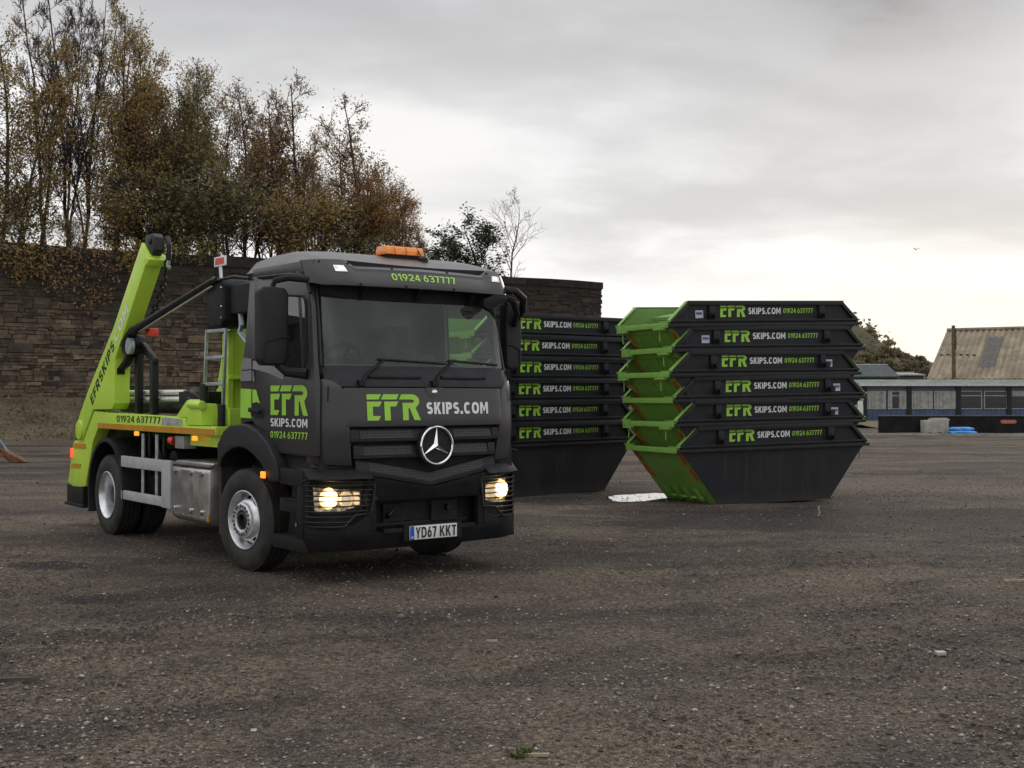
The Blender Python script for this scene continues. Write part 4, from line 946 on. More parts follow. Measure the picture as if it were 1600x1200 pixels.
def block():
    d = 57.2; root = empty('concrete_block', (px_x(1444.5, d), d, 0)); m = mat('pale_concrete', (.36, .335, .30), .9, var=.18, scale=4, bump=.4, bscale=20)
    L = 1.14
    b_ = MB(); b_.prism([(0, 0), (.20, 0), (.20, .08), (.30, .08), (.30, 0), (.66, 0), (.66, .08), (.78, .08), (.78, 0), (L, 0), (L, .62), (1.18, .64), (1.18, .70), (.36, .70), (.36, .645), (0, .63)], lambda u, v, q: (u, q, v), 0, .6)
    b_.build('block_body', m, root, .015)
    lid = MB(); lid.box(.40, 1.12, .08, .5, .702, .745); lid.build('cap', m, root, .01)
    tag(root, 'pale concrete block with two lifting notches before the black trough', 'concrete block')
block()
def bag(px0, px1, y0, y1, d, lab, seed):
    rg = random.Random(seed); x0, x1 = px_x(px0, d), px_x(px1, d); z0, z1 = CAM_H + (620 - y1) / FPX * d, CAM_H + (620 - y0) / FPX * d
    z0 = max(z0, .0); cx, cz = (x0 + x1) / 2, (z0 + z1) / 2
    def fn(u, v):
        a, b_ = 2 * math.pi * u, math.pi * (v - .5); sg = lambda q, e: math.copysign(abs(q) ** e, q)
        x = (x1 - x0) / 2 * sg(math.cos(b_), .35) * sg(math.cos(a), .5); y = .38 * sg(math.cos(b_), .35) * sg(math.sin(a), .5); z = (z1 - z0) / 2 * sg(math.sin(b_), .8)
        k = 1 + .12 * mnoise.noise(Vector((x * 5, y * 5, z * 6 + seed))); return (x * k, y * k, z * k - .05 * (x / (x1 - x0)) ** 2)
    m = MB().grid(40, 16, fn); o = m.build('blue_bag', mat('blue_plastic', (.035, .22, .55), .3, var=.3, scale=7, bump=.4, bscale=14)); o.location = (cx, d, cz); tag(o, lab, 'bag', 'blue bags beside the concrete block')
bag(1485, 1519, 667, 674, 56.6, 'upper blue plastic bag lying on the other by the concrete block', 1)
bag(1483, 1525, 673, 680, 56.4, 'lower blue plastic bag on the ground by the concrete block', 2)
kb = MB().box(px_x(1338, 56), 34, 55.85, 56.0, -.05, .055); tag(kb.build('kerb_strip', mat('pale_kerb', (.30, .285, .25), .9, var=.3, scale=3)), kind='structure')
gr = MB().grid(14, 8, lambda u, v: (19.5 + 6.5 * u, 61.5 + 14 * v, .02 + .28 * v + .10 * mnoise.noise(Vector((u * 6, v * 5, 1)))))
tag(gr.build('grass_verge', earth_mat('dry_grass', (.16, .145, .085), (.21, .185, .115), (.12, .115, .06)), smooth=80), kind='structure')
# gull
bd = MB(); D = 120
bd.lathe([(.001, -.28), (.05, -.2), (.07, 0), (.05, .16), (.012, .3)], 10, (0, 0, 0), 'x')
for s in (-1, 1): bd.solid(5, 2, lambda u, v: (.12 - .20 * v - .12 * u * u, s * .5 * u, .16 * math.sin(u * 2.2)), lambda u, v: (.12 - .20 * v - .12 * u * u, s * .5 * u, .16 * math.sin(u * 2.2) - .012))
o = bd.build('flying_bird', mat('bird_dark', (.05, .05, .05), .9)); o.location = at(1432, 389.5, D); o.scale = (.6, .6, .6); o.rotation_euler = (R(8), R(12), R(95)); tag(o, 'small dark bird flying high over the cabin', 'bird')

# rusty steel lying at the left edge
def rusty():
    d = 32.6; root = empty('scrap_attachment', (px_x(8, d), d, 0))
    def Q(px, py): p = at(px, py, d); return (p.x - root.location.x, p.z)
    b_ = MB(); b_.prism([Q(-60, 690), Q(-5, 693), Q(12, 703), Q(45, 721), Q(40, 724), Q(20, 721), Q(8, 711), Q(-10, 706), Q(-60, 712)], lambda u, v, q: (u, q, max(v, 0)), -.25, .1)
    b_.build('beam', 'rust', root, .02)
    b2 = MB(); b2.prism([Q(-60, 712), Q(-8, 712), Q(9, 727), Q(5, 729), Q(-12, 725), Q(-60, 728)], lambda u, v, q: (u, q, max(v, 0.0)), -.6, -.35); b2.build('tine', 'rust', root, .02)
    b3 = MB(); b3.prism([Q(-30, 672), Q(-6, 677), Q(13, 704), Q(9, 707), Q(-8, 693), Q(-30, 688)], lambda u, v, q: (u, q, v), -.12, .06); b3.build('blade', mat('worn_steel', (.13, .14, .17), .5, .5, var=.4), root, .01)
    tag(root, 'rusty steel beam ends lying on the ground at the left edge', 'scrap steel')
rusty()

# ------------------------------------------------------------------ skips
SK = dict(bl=1.147, tl=1.92, tp=1.575, zr=.958, zt=1.285, bw=.734, rw=.772, tw=.785)
def make_skip():
    k = SK; root = empty('skip'); th = .012
    def yw(z): return (k['bw'] + (k['rw'] - k['bw']) * z / k['zr']) if z < k['zr'] else (k['rw'] + (k['tw'] - k['rw']) * (z - k['zr']) / (k['zt'] - k['zr']))
    def xe(z): return k['bl'] + (k['tl'] - k['bl']) * z / k['zr']
    # two side plates and the floor (dark)
    body = MB()
    for s in (-1, 1):
        prof = [(-k['bl'], 0), (k['bl'], 0), (k['tl'], k['zr']), (k['tp'], k['zt']), (-k['tp'], k['zt']), (-k['tl'], k['zr'])]
        body.prism([(-k['bl'], 0), (k['bl'], 0), (k['tl'], k['zr']), (-k['tl'], k['zr'])], lambda u, v, q: (u, s * (yw(v) - q), v), 0, th)
        body.prism([(-k['tl'], k['zr']), (k['tl'], k['zr']), (k['tp'], k['zt']), (-k['tp'], k['zt'])], lambda u, v, q: (u, s * (yw(v) - q), v), 0, th)
    body.box(-k['bl'], k['bl'], -k['bw'], k['bw'], 0, .012)
    bo = body.build('body', 'skip', root, smooth=0)
    for s in (-1, 1):
        fr = MB()
        y0, y1 = s * (k['rw'] + .002), s * (k['rw'] + .055)
        a, b_ = min(y0, y1), max(y0, y1)
        fr.box(-k['tl'] - .045, k['tl'] + .045, a, b_, k['zr'] - .08, k['zr'] - .025)          # rubbing rail under the band
        fr.box(-k['tl'] + .0, k['tl'] - .0, a, b_, k['zr'] + .0, k['zr'] + .035)
        fr.box(-k['tp'] - .02, k['tp'] + .02, min(s * (k['tw'] + .002), s * (k['tw'] + .045)), max(s * (k['tw'] + .002), s * (k['tw'] + .045)), k['zt'] - .062, k['zt'] + .012)
        for e in (-1, 1):   # sloping end rails
            p0 = Vector((e * (k['tl'] - .02), s * (k['rw'] + .022), k['zr'] - .01)); p1 = Vector((e * (k['tp'] - .0), s * (k['tw'] + .022), k['zt'] - .03)); d = (p1 - p0)
            ang = math.atan2(d.z, d.x); fr.obox((p0 + p1) / 2, (d.length, .042, .062), Matrix.Rotation(-ang, 4, 'Y'))
            fr.box(e * 1.13 - .06, e * 1.13 + .06, min(s * (k['rw'] + .0), s * (k['tw'] + .034)), max(s * (k['rw'] + .0), s * (k['tw'] + .034)), k['zr'] + .041, k['zt'] - .063)
        fr.build('side_frame', 'skip', root, .006)
        for e in (-1, 1):
            lg = MB(); lg.lathe([(.001, 0), (.055, 0), (.055, .02), (.032, .025), (.032, .10), (.05, .105), (.05, .125), (.001, .125)], 16, (e * 1.13, 0, k['zr'] + .10))
            lg.v = [(x, s * (k['tw'] + .03 + y) if True else y, z) for x, y, z in lg.v]; lg.build('lifting_lug', 'black', root, smooth=40)
    # end walls, green; the tipping end (-x) has lugs and ribs, the other a plain lip and a tipping bar
    for e in (-1, 1):
        ew = MB(); ew.prism([(-k['bw'] + th, .012), (k['bw'] - th, .012), (k['rw'] - th, k['zr']), (-k['rw'] + th, k['zr'])], lambda u, v, q: (e * (xe(v) - q), u, v), 0.002, .014)
        if e < 0:
            for yy in (-.45, 0, .45):
                ew.prism([(yy - .035, .5), (yy + .035, .5), (yy + .035, k['zr'] - .10), (yy - .035, k['zr'] - .10)], lambda u, v, q: (e * (xe(v) + q), u, v), 0.0, .022)
            ew.prism([(-.70, k['zr'] - .16), (.70, k['zr'] - .16), (.70, k['zr'] - .09), (-.70, k['zr'] - .09)], lambda u, v, q: (e * (xe(v) + q), u, v), 0.003, .030)
        w_ = ew.build('end_wall', 'limeskip', root, .003, smooth=20)
        rim = MB(); z = k['zr']
        rim.box(min(e * (k['tl'] - .02), e * (k['tl'] + .05)), max(e * (k['tl'] - .02), e * (k['tl'] + .05)), -k['rw'] + .004, k['rw'] - .004, z - .085, z + .002)
        for s in (-1, 1):   # corner gussets
            rim.prism([(e * (k['tl'] + .048), s * (k['rw'] + .048)), (e * (k['tl'] + .048), s * (k['rw'] - .26)), (e * (k['tl'] - .20), s * (k['rw'] - .0))], lambda u, v, q: (u, v, q), z + .003, z + .022)
            p0 = Vector((e * (k['tl'] + .02), s * (k['rw'] - .02), z + .01)); p1 = Vector((e * (k['tp'] + .01), s * (k['tw'] - .022), k['zt'] - .01)); d = p1 - p0
            rim.obox((p0 + p1) / 2 + Vector((0, 0, .015)), (d.length, .075, .02), Matrix.Rotation(-math.atan2(d.z, d.x), 4, 'Y'))
        rim.build('rim', 'limeskip', w_, .006)
        if e < 0:
            for s in (-1, 1):
                lb = MB(); X = e * (k['tl'] + .06); Y = s * (k['rw'] - .22)
                lb.box(X - .05, X + .05, Y - .12, Y + .12, z - .12, z - .088); lb.tube([(X - .0, Y, z - .11), (X - .0, Y, z - .30)], .011, 8); lb.build('lifting_bar', 'limeskip', w_, .004)
        else:
            tb = MB()
            for yy in (-.42, -.14, .14, .42): tb.prism([(yy - .045, .06), (yy + .045, .06), (yy + .045, .27), (yy - .045, .27)], lambda u, v, q: (e * (xe(v) + q), u, v), 0.001, .085)
            p = xe(.11) + .05; tb.tube([(e * p, -.5, .11), (e * p, .5, .11)], .028, 8); tb.build('tipping_bar', 'limeskip', w_, .004)
        for s in (-1, 1):   # red reflective chevrons up both edges
            ch = MB()
            y0, y1 = s * .585, s * .69
            for (za, zb) in ((.40, .62), (.66, .86)):
                ch.prism([(y0 + s * 0, za), (y1, za + .02), (y1 + s * .03, zb + .02), (y0 + s * .03, zb)], lambda u, v, q: (e * (xe(v) + q), u, v), .003, .006)
            ch.build('reflective_strip', 'chev', w_, smooth=0)
    # green inside faces near the ends
    ins = MB()
    for s in (-1, 1):
        ins.prism([(-k['bl'], .02), (k['bl'], .02), (k['tl'] - .02, k['zr']), (k['tp'] - .01, k['zt'] - .01), (-k['tp'] + .01, k['zt'] - .01), (-k['tl'] + .02, k['zr'])], lambda u, v, q: (u, s * (yw(v) - q), v), th + .001, th + .004)
    ins.build('inner_lining', 'limedirty', root, smooth=0)
    # lettering on both long sides
    for s in (-1, 1):
        z0 = k['zr'] + .075
        f = lambda u, v: (u if s < 0 else -u, s * (yw(v) + .0035), v)
        letter([(LOGO, -.952, -.445, z0, z0 + .195)], f, 'logo', root); letter([(WEB, -.39, .275, z0 + .045, z0 + .150)], f, 'white', root); letter([(TEL, .33, .955, z0 + .06, z0 + .140)], f, 'logo', root)
    return root
sk0 = make_skip()
def sticker(root, xc, rot):
    s = 1 if rot else -1      # the long side that faces the camera
    yy = SK['tw']; z0 = SK['zr'] + .06
    f0 = lambda u, v, q: ((xc + u) * (-1 if rot else 1), s * (yy + .001 + q), z0 + v)
    a = MB(); a.prism([(-.075, 0), (.075, 0), (.075, .125), (-.075, .125)], f0, 0, .004); st = a.build('maker_sticker', mat('sticker_white', (.44, .45, .50), .5, var=.1), root, smooth=0)
    b_ = MB(); b_.prism([(-.06, .055), (.06, .055), (.055, .095), (-.06, .095)], f0, .0045, .0065)
    b_.build('print', mat('sticker_blue', (.06, .07, .26), .5, var=.5, scale=60), st, smooth=0)
def stack(O, yaw, rows, names, grp):
    """rows bottom to top: (dx, dz, tilt, turned, sticker x or None)"""
    out = []
    for n_, ((dx, dz, tilt, turned, stx), lab) in enumerate(zip(rows, names)):
        o = make_or_copy(); A = R(yaw + (0, .5, -.4, .6, -.3, .4)[n_])
        o.location = (O[0] + dx * math.cos(A), O[1] + dx * math.sin(A), dz)
        o.rotation_mode = 'XYZ'
        o.rotation_euler = (0, (tilt if turned else -tilt), A + (math.pi if turned else 0))
        tag(o, lab, 'skip', grp)
        if stx is not None: sticker(o, stx, turned)
        out.append(o)
    return out
_first = []
index_children()
def make_or_copy():
    if not _first: _first.append(1); return sk0
    return copy_tree(sk0)
pos = ('bottom', 'second from the bottom', 'third from the bottom', 'third from the top', 'second from the top', 'topmost')
right = stack((4.049, 20.949), 26.2, [(0, -.006, .015, True, None), (-.07, .405, .012, False, 1.30), (-.055, .80, .018, True, 1.33), (-.16, 1.21, .018, False, 1.27), (-.07, 1.62, .026, False, -1.33), (-.165, 2.03, .035, False, -1.37)],
    [f'dark grey skip with visible green end, {p} of the near stack' for p in pos], 'skips in the near stack right of the truck')
left = stack((.363, 22.584), 40.0, [(0, -.012, .007, False, None), (-.02, .375, .007, False, None), (.0, .76, .007, False, None), (.0, 1.145, .007, False, None), (-.03, 1.53, .007, False, None), (.0, 1.91, .007, False, None)],
    [f'dark grey skip {p} in the far stack behind the truck cab' for p in pos], 'skips in the far stack behind the truck')
# drop door lying across inside the topmost near skip
dr = MB(); dr.prism([(-1.35, -.62), (-.3, -.62), (-.3, .64), (-1.35, .64)], lambda u, v, q: (u, v, 1.02 + q + .02 * v + .16 * (u + 1.5)), 0, .05)
dd = dr.build('loading_door', 'limedirty', right[-1], .006)

# ------------------------------------------------------------------ the skip loader truck (x forward, y to its left, z up; origin on the ground under the front axle)
TR = empty('skip_truck', (-1.737, 12.994, 0), R(-52.74))
tag(TR, 'dark grey and lime green skip loader truck with lit headlamps parked on the yard', 'truck')
CX = [(.25, 1.47), (.45, 1.53), (.8, 1.53), (1.1, 1.555), (1.45, 1.585), (1.83, 1.55), (2.0, 1.47), (2.35, 1.40), (2.8, 1.30), (3.2, 1.2)]
def cx(z):
    for (a, p), (b_, q) in zip(CX, CX[1:]):
        if z <= b_: t = max(0, (z - a) / (b_ - a)); return p + (q - p) * t
    return CX[-1][1]
def fx(y, z):
    a = abs(y); return cx(z) - .065 * (a / .9) ** 2 - 1.5 * max(0, a - .9) ** 2
def fstrip(mb, ya, yb, zlo, zhi, off=0., thick=.03, ny=None, nz=3):
    L = (lambda y: zlo) if not callable(zlo) else zlo; H = (lambda y: zhi) if not callable(zhi) else zhi
    O = off if callable(off) else (lambda y, t: off)
    ny = ny or max(2, int(abs(yb - ya) / .05))
    def F(u, v, dx): y = ya + (yb - ya) * u; z = L(y) + (H(y) - L(y)) * v; return (fx(y, z) + O(y, v) - dx, y, z)
    return mb.solid(ny, nz, lambda u, v: F(u, v, 0), lambda u, v: F(u, v, thick))
fside = lambda y0: (lambda u, v, q: (u, y0 + q, v))
# --- cab shell: floor, rear wall, far side, B posts, A pillars, scuttle
sh = MB()
sh.prism([(-1.13, 1.45), (1.13, 1.45), (1.13, 2.0), (1.10, 2.95), (-1.10, 2.95), (-1.13, 2.0)], lambda u, v, q: (-.18 + q + .10 * max(0, v - 1.9), u, v), 0, .05)
sh.box(-.12, 1.40, -1.09, 1.09, 1.46, 1.52)
for s in (-1, 1):
    A_ = s * 1.15
    sh.prism([(-.18, 1.47), (.095, 1.50), (.095, 2.95), (-.03, 2.95), (-.08, 2.43), (-.18, 2.0)], lambda u, v, q: (u, A_ - s * (q + .05 * max(0, v - 2.0)), v), 0, .05)
    sh.prism([(-.03, 2.955), (1.26, 2.90), (1.25, 3.02), (-.02, 3.03)], lambda u, v, q: (u, A_ - s * (q + .055), v), 0, .05)
    # A pillar, wrapping from screen edge to door
    sh.solid(5, 8, lambda u, v: (lambda z, y: (fx(s * y, z) - .02 - .10 * u * u, s * (y - .045 * max(0, z - 2.0)), z))(1.95 + .98 * v, 1.035 + .113 * u), lambda u, v: (lambda z, y: (fx(s * y, z) - .07 - .10 * u * u, s * (y - .045 * max(0, z - 2.0) - .02), z))(1.95 + .98 * v, 1.035 + .113 * u))
sh.build('cab_shell', 'grey', TR, .004, smooth=40)
sc = MB(); fstrip(sc, -1.05, 1.05, 1.835, 2.035, -.006, .03)
scu = sc.build('scuttle_panel', 'trim', TR, .004)
for y in (-.35, .45):
    MB().tube([(fx(y - .28 + .56 * i / 6, 1.93) - .002, y - .28 + .56 * i / 6, 1.925 + .004 * (i in (0, 6))) for i in range(7)], .018, 8).build('air_slot', 'void', scu)
# sun visor profile, which the roof front follows
def vis(u, v):   # v: 0 bottom front, 1 top front
    y = -1.145 + 2.29 * u; a = abs(y)
    x0 = 1.545 - .085 * (a / .9) ** 2 - 3.2 * max(0, a - .93) ** 2 - 3.75 * max(0, a - 1.09) ** 1.5
    pod = max(0, min(1, (a - .72) / .12)); pod = pod * pod * (3 - 2 * pod)
    ztop = 2.965 + .060 * pod + .012 * (1 - a); zb = 2.775
    if a > 1.06: zb += (a - 1.06) * .35
    z = zb + (ztop - zb) * v
    lean = .115 * v ** 1.6
    crease = .014 * math.exp(-((v - .86) / .06) ** 2) * (1 - pod)
    return (x0 - lean + crease, y, z)
def roofp(u, v):
    y = -1.095 + 2.19 * v; a = abs(y) / 1.095
    xf = vis((y + 1.145) / 2.29, 1)[0] - .025; x = -.17 + (xf + .17) * u
    H = [(-.2, 3.10), (-.13, 3.155), (.1, 3.185), (.55, 3.185), (.9, 3.15), (1.15, 3.09), (1.45, 2.985)]; E = [(-.2, 2.99), (1.0, 3.02), (1.2, 2.985), (1.5, 2.95)]
    def li(T_, x):
        for (p, q), (r, t) in zip(T_, T_[1:]):
            if x <= r: k = max(0, (x - p) / (r - p)); return q + (t - q) * k
        return T_[-1][1]
    hz, ez = li(H, x), li(E, x)
    return (x, y, ez + (hz - ez) * (1 - a ** 9.0) ** .5)
rf = MB().solid(30, 26, roofp, lambda u, v: (lambda p: (p[0] - .01, p[1] * .98, p[2] - .04))(roofp(u, v)))
rf.build('roof', 'grey', TR, smooth=50)
MB().tube([(1.10, .225, 3.07), (1.10, .225, 3.125), (1.09, .225, 3.145)], [.06, .05, .02], 12).build('roof_aerial', 'plast', TR)
MB().tube([(1.08, .225, 3.13), (1.0, .225, 3.22)], .006, 6).build('aerial_rod', 'black', TR)
# headliner so that no sky shows through the roof, dark interior
it = MB(); it.box(-.05, 1.15, -1.04, 1.04, 2.86, 2.93); it.box(-.11, -.09, -1.07, 1.07, 1.53, 2.15)
it.solid(20, 6, lambda u, v: (fx(-1.0 + 2 * u, 2.0) - .06 - .42 * v, -1.0 + 2 * u, 2.0 + .06 * math.sin(v * 3.1)), lambda u, v: (fx(-1.0 + 2 * u, 2.0) - .07 - .42 * v, -1.0 + 2 * u, 1.55))
inn = it.build('interior', 'void', TR)
for y in (-.55, .55):
    st = MB(); st.box(.12, .62, y - .26, y + .26, 1.62, 1.78); st.prism([(y - .25, 1.75), (y + .25, 1.75), (y + .22, 2.28), (y + .13, 2.33), (y + .13, 2.50), (y - .13, 2.50), (y - .13, 2.33), (y - .22, 2.28)], lambda u, v, q: (.10 + q - .12 * (v - 1.75), u, v), 0, .12)
    st.build('seat', 'seat', inn, .03)
sw = MB(); c0 = Vector((.92, -.62, 2.04)); ax = Matrix.Rotation(R(-62), 4, 'Y')
sw.tube([c0 + ax @ Vector((.235 * math.cos(a * math.pi / 14), .235 * math.sin(a * math.pi / 14), 0)) for a in range(28)], .018, 8, closed=True)
for a in (.2, 2.94, 4.71): sw.tube([c0, c0 + ax @ Vector((.23 * math.cos(a), .23 * math.sin(a), 0))], .016, 6)
sw.tube([c0, c0 + Vector((.22, 0, -.35))], .03, 8); sw.build('steering_wheel', 'plast', inn)
bx = MB(); bx.box(1.30, 1.33, .02, .21, 2.03, 2.15); bx.build('windscreen_unit', 'plast', inn, .008)
# windscreen
wsb = MB(); wsb.grid(26, 12, lambda u, v: (lambda z: (lambda y: (fx(y, z), y, z))((-1.035 + 2.07 * u) * (1 - .055 * max(0, z - 2.03))))(2.03 + .76 * v))
wob = wsb.build('windscreen', 'ws', TR, smooth=80)
bd = MB(); band = lambda y: 2.715 - .055 * (1 - (abs(y) / 1.0) ** 4)
fstrip(bd, -1.0, 1.0, band, 2.80, -.012, .012); bd.build('shade_band', 'void', wob)
wf = MB()
for s in (-1, 1): wf.tube([(fx(s * 1.035, z) + .001, s * 1.035 * (1 - .055 * max(0, z - 2.03)), z) for z in (2.02, 2.2, 2.4, 2.6, 2.8)], .011, 6)
wf.build('seal', 'plast', wob)
# wipers
for y0, y1 in ((-.72, .25), (.07, .92)):
    wp_ = MB(); zf = lambda y: 2.095
    wp_.tube([(fx(y0, 1.88) + .025, y0, 1.875), (fx(y0 + .12, 2.0) + .03, y0 + .10, 1.97), (fx(y0 + .27, 2.09) + .03, y0 + .27, 2.09)], [.018, .014, .010], 6)
    wp_.tube([(fx(y, 2.10) + .020, y, 2.098 - .004 * k_) for k_, y in enumerate(np.linspace(y0 + .22, y1, 9))], .011, 5); wp_.obox((fx(y0, 1.87) + .01, y0, 1.87), (.05, .07, .05)); wp_.build('wiper', 'black', TR)
# --- doors
def door(s):
    A_ = s * 1.158; fn = lambda u, v, q: (u, A_ - s * (q + .05 * max(0, v - 2.0)), v)
    out_ = [(.105, 1.50), (.20, 1.455), (.38, 1.405), (.62, 1.275), (.70, 1.222), (1.435, 1.20), (1.435, 1.85), (1.385, 2.08), (1.30, 2.55), (1.265, 2.70), (1.17, 2.835), (.9, 2.895), (.105, 2.925)]
    win = [(.20, 2.14), (.62, 2.06), (.80, 1.985), (1.05, 1.965), (1.205, 1.985), (1.245, 2.12), (1.19, 2.56), (1.165, 2.645), (1.11, 2.685), (.20, 2.765)]
    if s > 0: out_ = [(min(u, fx(1.15, v) - .04), v) for u, v in out_]; win = [(min(u, fx(1.12, v) - .10), v) for u, v in win]
    d = MB(); d.prism(out_, fn, 0, .045, holes=[win]); do = d.build('door', 'grey', TR, .006, smooth=30)
    g_ = MB(); g_.sheet(win, lambda u, v: fn(u, v, .02)); g_.build('window', 'sg', do, smooth=0)
    e = MB(); e.tube([fn(u, v, -.002) for u, v in win], .012, 6, closed=True); e.build('window_seal', 'plast', do)
    rl = MB(); rl.tube([fn(u, v, -.012) for u, v in ((.18, 2.93), (.9, 2.905), (1.19, 2.85), (1.285, 2.70))], .018, 6); rl.build('rain_gutter', 'plast', do)
    lo = MB(); lo.prism([(.72, 1.205), (1.43, 1.185), (1.43, 1.20), (.70, 1.222)], fn, -.01, .03); lo.build('lower_seal', 'plast', do)
    h = MB(); h.prism([(.07, 1.60), (.11, 1.67), (.22, 1.675), (.33, 1.625), (.36, 1.56), (.33, 1.53), (.18, 1.525), (.09, 1.55)], fn, -.006, -.001); ho = h.build('handle_recess', 'void', do)
    hb = MB(); hb.prism([(.10, 1.59), (.34, 1.578), (.34, 1.612), (.10, 1.635)], fn, -.045, -.022); hb.build('handle', 'plast', ho, .006)
    # coloured film: silver flash, lime panel, logo
    sv = MB(); sv.sheet([(.112, 2.02), (.112, 2.105), (.24, 2.085), (.60, 2.03), (.80, 1.965), (.785, 1.905), (.46, 1.975)], lambda u, v: fn(u, v, -.003)); sv.sheet([(.112, 2.00), (.112, 1.90), (.165, 1.895), (.135, 2.00)], lambda u, v: fn(u, v, -.003)); sv.build('silver_flash', 'silverv', do, smooth=0)
    lm = MB(); lm.sheet([(.112, 1.815), (.20, 1.81), (.285, 1.675), (.22, 1.690), (.115, 1.68), (.112, 1.675)], lambda u, v: fn(u, v, -.0032)); lm.sheet([(.112, 1.67), (.112, 1.525), (.118, 1.525), (.085 + .03, 1.60)], lambda u, v: fn(u, v, -.0032)); lm.build('lime_flash', 'logo', do, smooth=0)
    f = lambda u, v: fn(u, v, -.004)
    m_ = (lambda a, b_: (a, b_)) if s < 0 else (lambda a, b_: (b_, a))
    L = lambda g, u0, u1, v0, v1: (g, *m_(u0, u1), v0, v1)
    letter([L(LOGO, .52, 1.29, 1.565, 1.85)], f, 'logo', do); letter([L(dtext('SKIPS.COM', .19, .13), .52, 1.28, 1.455, 1.535)], f, 'white', do); letter([L(dtext('01924 637777', .155, .13), .52, 1.28, 1.345, 1.41)], f, 'logo', do)
    if s < 0:
        q = MB(); q.sheet([(-.165, 2.00), (.088, 2.01), (.088, 1.90), (-.165, 1.90)], lambda u, v: (u, A_ + s * .0 - s * (-.002 + .0), v)); q.sheet([(-.11, 2.14), (.088, 2.12), (.088, 2.02), (-.155, 2.01)], lambda u, v: (u, A_ + s * .002 + .0, v)); q.build('silver_film', 'silverv', TR, smooth=0)
        q = MB(); q.sheet([(-.165, 1.825), (.088, 1.818), (.088, 1.525), (-.165, 1.53)], lambda u, v: (u, A_ + s * .002, v)); q.build('lime_film', 'logo', TR, smooth=0)
    return do
door(-1); door(1)
# corner panels either side of the bonnet, carrying the deflector
for s in (-1, 1):
    c_ = MB()
    zt = lambda y: 1.905 - .10 * max(0, (1.06 - abs(y)) / .16) ** 2; zb = lambda y: 1.10 + .06 * (abs(y) - .85)
    inn_ = .90
    c_.solid(8, 8, lambda u, v: (lambda y: (lambda z: (fx(s * y, z) + .012 - .07 * max(0, (y - 1.08) / .07) ** 2, s * (y - .08 * (1 - u) * (1 - v)), z))(zb(y) + (zt(y) - zb(y)) * v))(inn_ + (1.157 - inn_) * u),
             lambda u, v: (lambda y: (lambda z: (fx(s * y, z) - .05 - .07 * max(0, (y - 1.08) / .07) ** 2, s * (y - .08 * (1 - u) * (1 - v) - .012), z))(zb(y) + (zt(y) - zb(y)) * v))(inn_ + (1.157 - inn_) * u))
    co_ = c_.build('corner_panel', 'grey', TR, .008, smooth=50)
    gl_ = MB(); gl_.tube([(fx(s * 1.02, 1.8) + .014 - .0, s * 1.045, 1.84), (fx(s * 1.04, 1.7) + .014, s * 1.05, 1.70)], .007, 5); gl_.build('panel_slot', 'void', co_)
# bonnet flap with lettering
hd = MB(); fstrip(hd, -.90, .90, lambda y: 1.462, 1.825, lambda y, t: .018 - .012 * max(0, (abs(y) - .84) / .06), .035)
hdo = hd.build('front_flap', 'grey', TR, .008, smooth=40)
ff = lambda u, v: (fx(u, v) + .0235, u, v)
letter([(LOGO, -.69, -.125, 1.52, 1.765)], ff, 'logo', hdo); letter([(dtext('SKIPS.COM', .225, .12), -.055, .70, 1.575, 1.69)], ff, 'white', hdo)
bdg = MB(); bdg.lathe([(.001, .02), (.025, .016), (.033, 0)], 24, (fx(.045, 1.80) + .018, .045, 1.785), 'x'); bdg.build('round_badge', 'chrome', hdo)
kk_ = MB(); kk_.prism([(-.06, 1.83), (.15, 1.83), (.115, 1.76), (.07, 1.735), (.02, 1.735), (-.025, 1.76)], lambda u, v, q: (fx(u, v) + .019 + q, u, v), 0, .004); kk_.build('badge_recess', 'grey', hdo, smooth=0)
# grille
gb = MB(); fstrip(gb, -.88, .88, lambda y: .88 + .16 * abs(y) / .8, 1.46, -.075, .05); gro = gb.build('grille', 'void', TR)
def louver(z0, z1, w0, w1):
    g_ = MB(); W = (w0 + w1) / 2 + .01
    fstrip(g_, -W, W, z0, z0 + .022, .012, .06); fstrip(g_, -W, W, z0 + .022, z1, lambda y, t: .006 - .03 * t, .04)
    for s in (-1, 1): fstrip(g_, s * W - .0 if s < 0 else W - .09, -W + .09 if s < 0 else W, z0 + .022, z1 + .002, lambda y, t: .012 - .02 * t, .05)
    lo_ = g_.build('louver', 'trim', gro, .004)
    ms = MB()
    for a, b_ in ((-W + .10, -.20), (.27, W - .10)): fstrip(ms, a, b_, z0 + .030, z1 - .004, lambda y, t: .0095 - .03 * t, .003, nz=2)
    ms.build('mesh_insert', 'mesh', lo_, smooth=60)
louver(1.322, 1.435, .84, .84); louver(1.165, 1.285, .80, .80)
lv = MB(); VZ = lambda y: .885 + .135 * (abs(y - .02) / .75)
fstrip(lv, -.80, .84, VZ, lambda y: VZ(y) + .035, .02, .08); fstrip(lv, -.78, .82, lambda y: VZ(y) + .035, lambda y: VZ(y) + .13 + .0 * abs(y), lambda y, t: .012 - .035 * t, .05)
lvo = lv.build('lower_louver', 'trim', gro, .004)
ms = MB(); fstrip(ms, -.64, .66, lambda y: VZ(y) + .045, lambda y: VZ(y) + .122, lambda y, t: .010 - .028 * t, .003, nz=2); ms.build('mesh_insert', 'mesh', lvo, smooth=60)
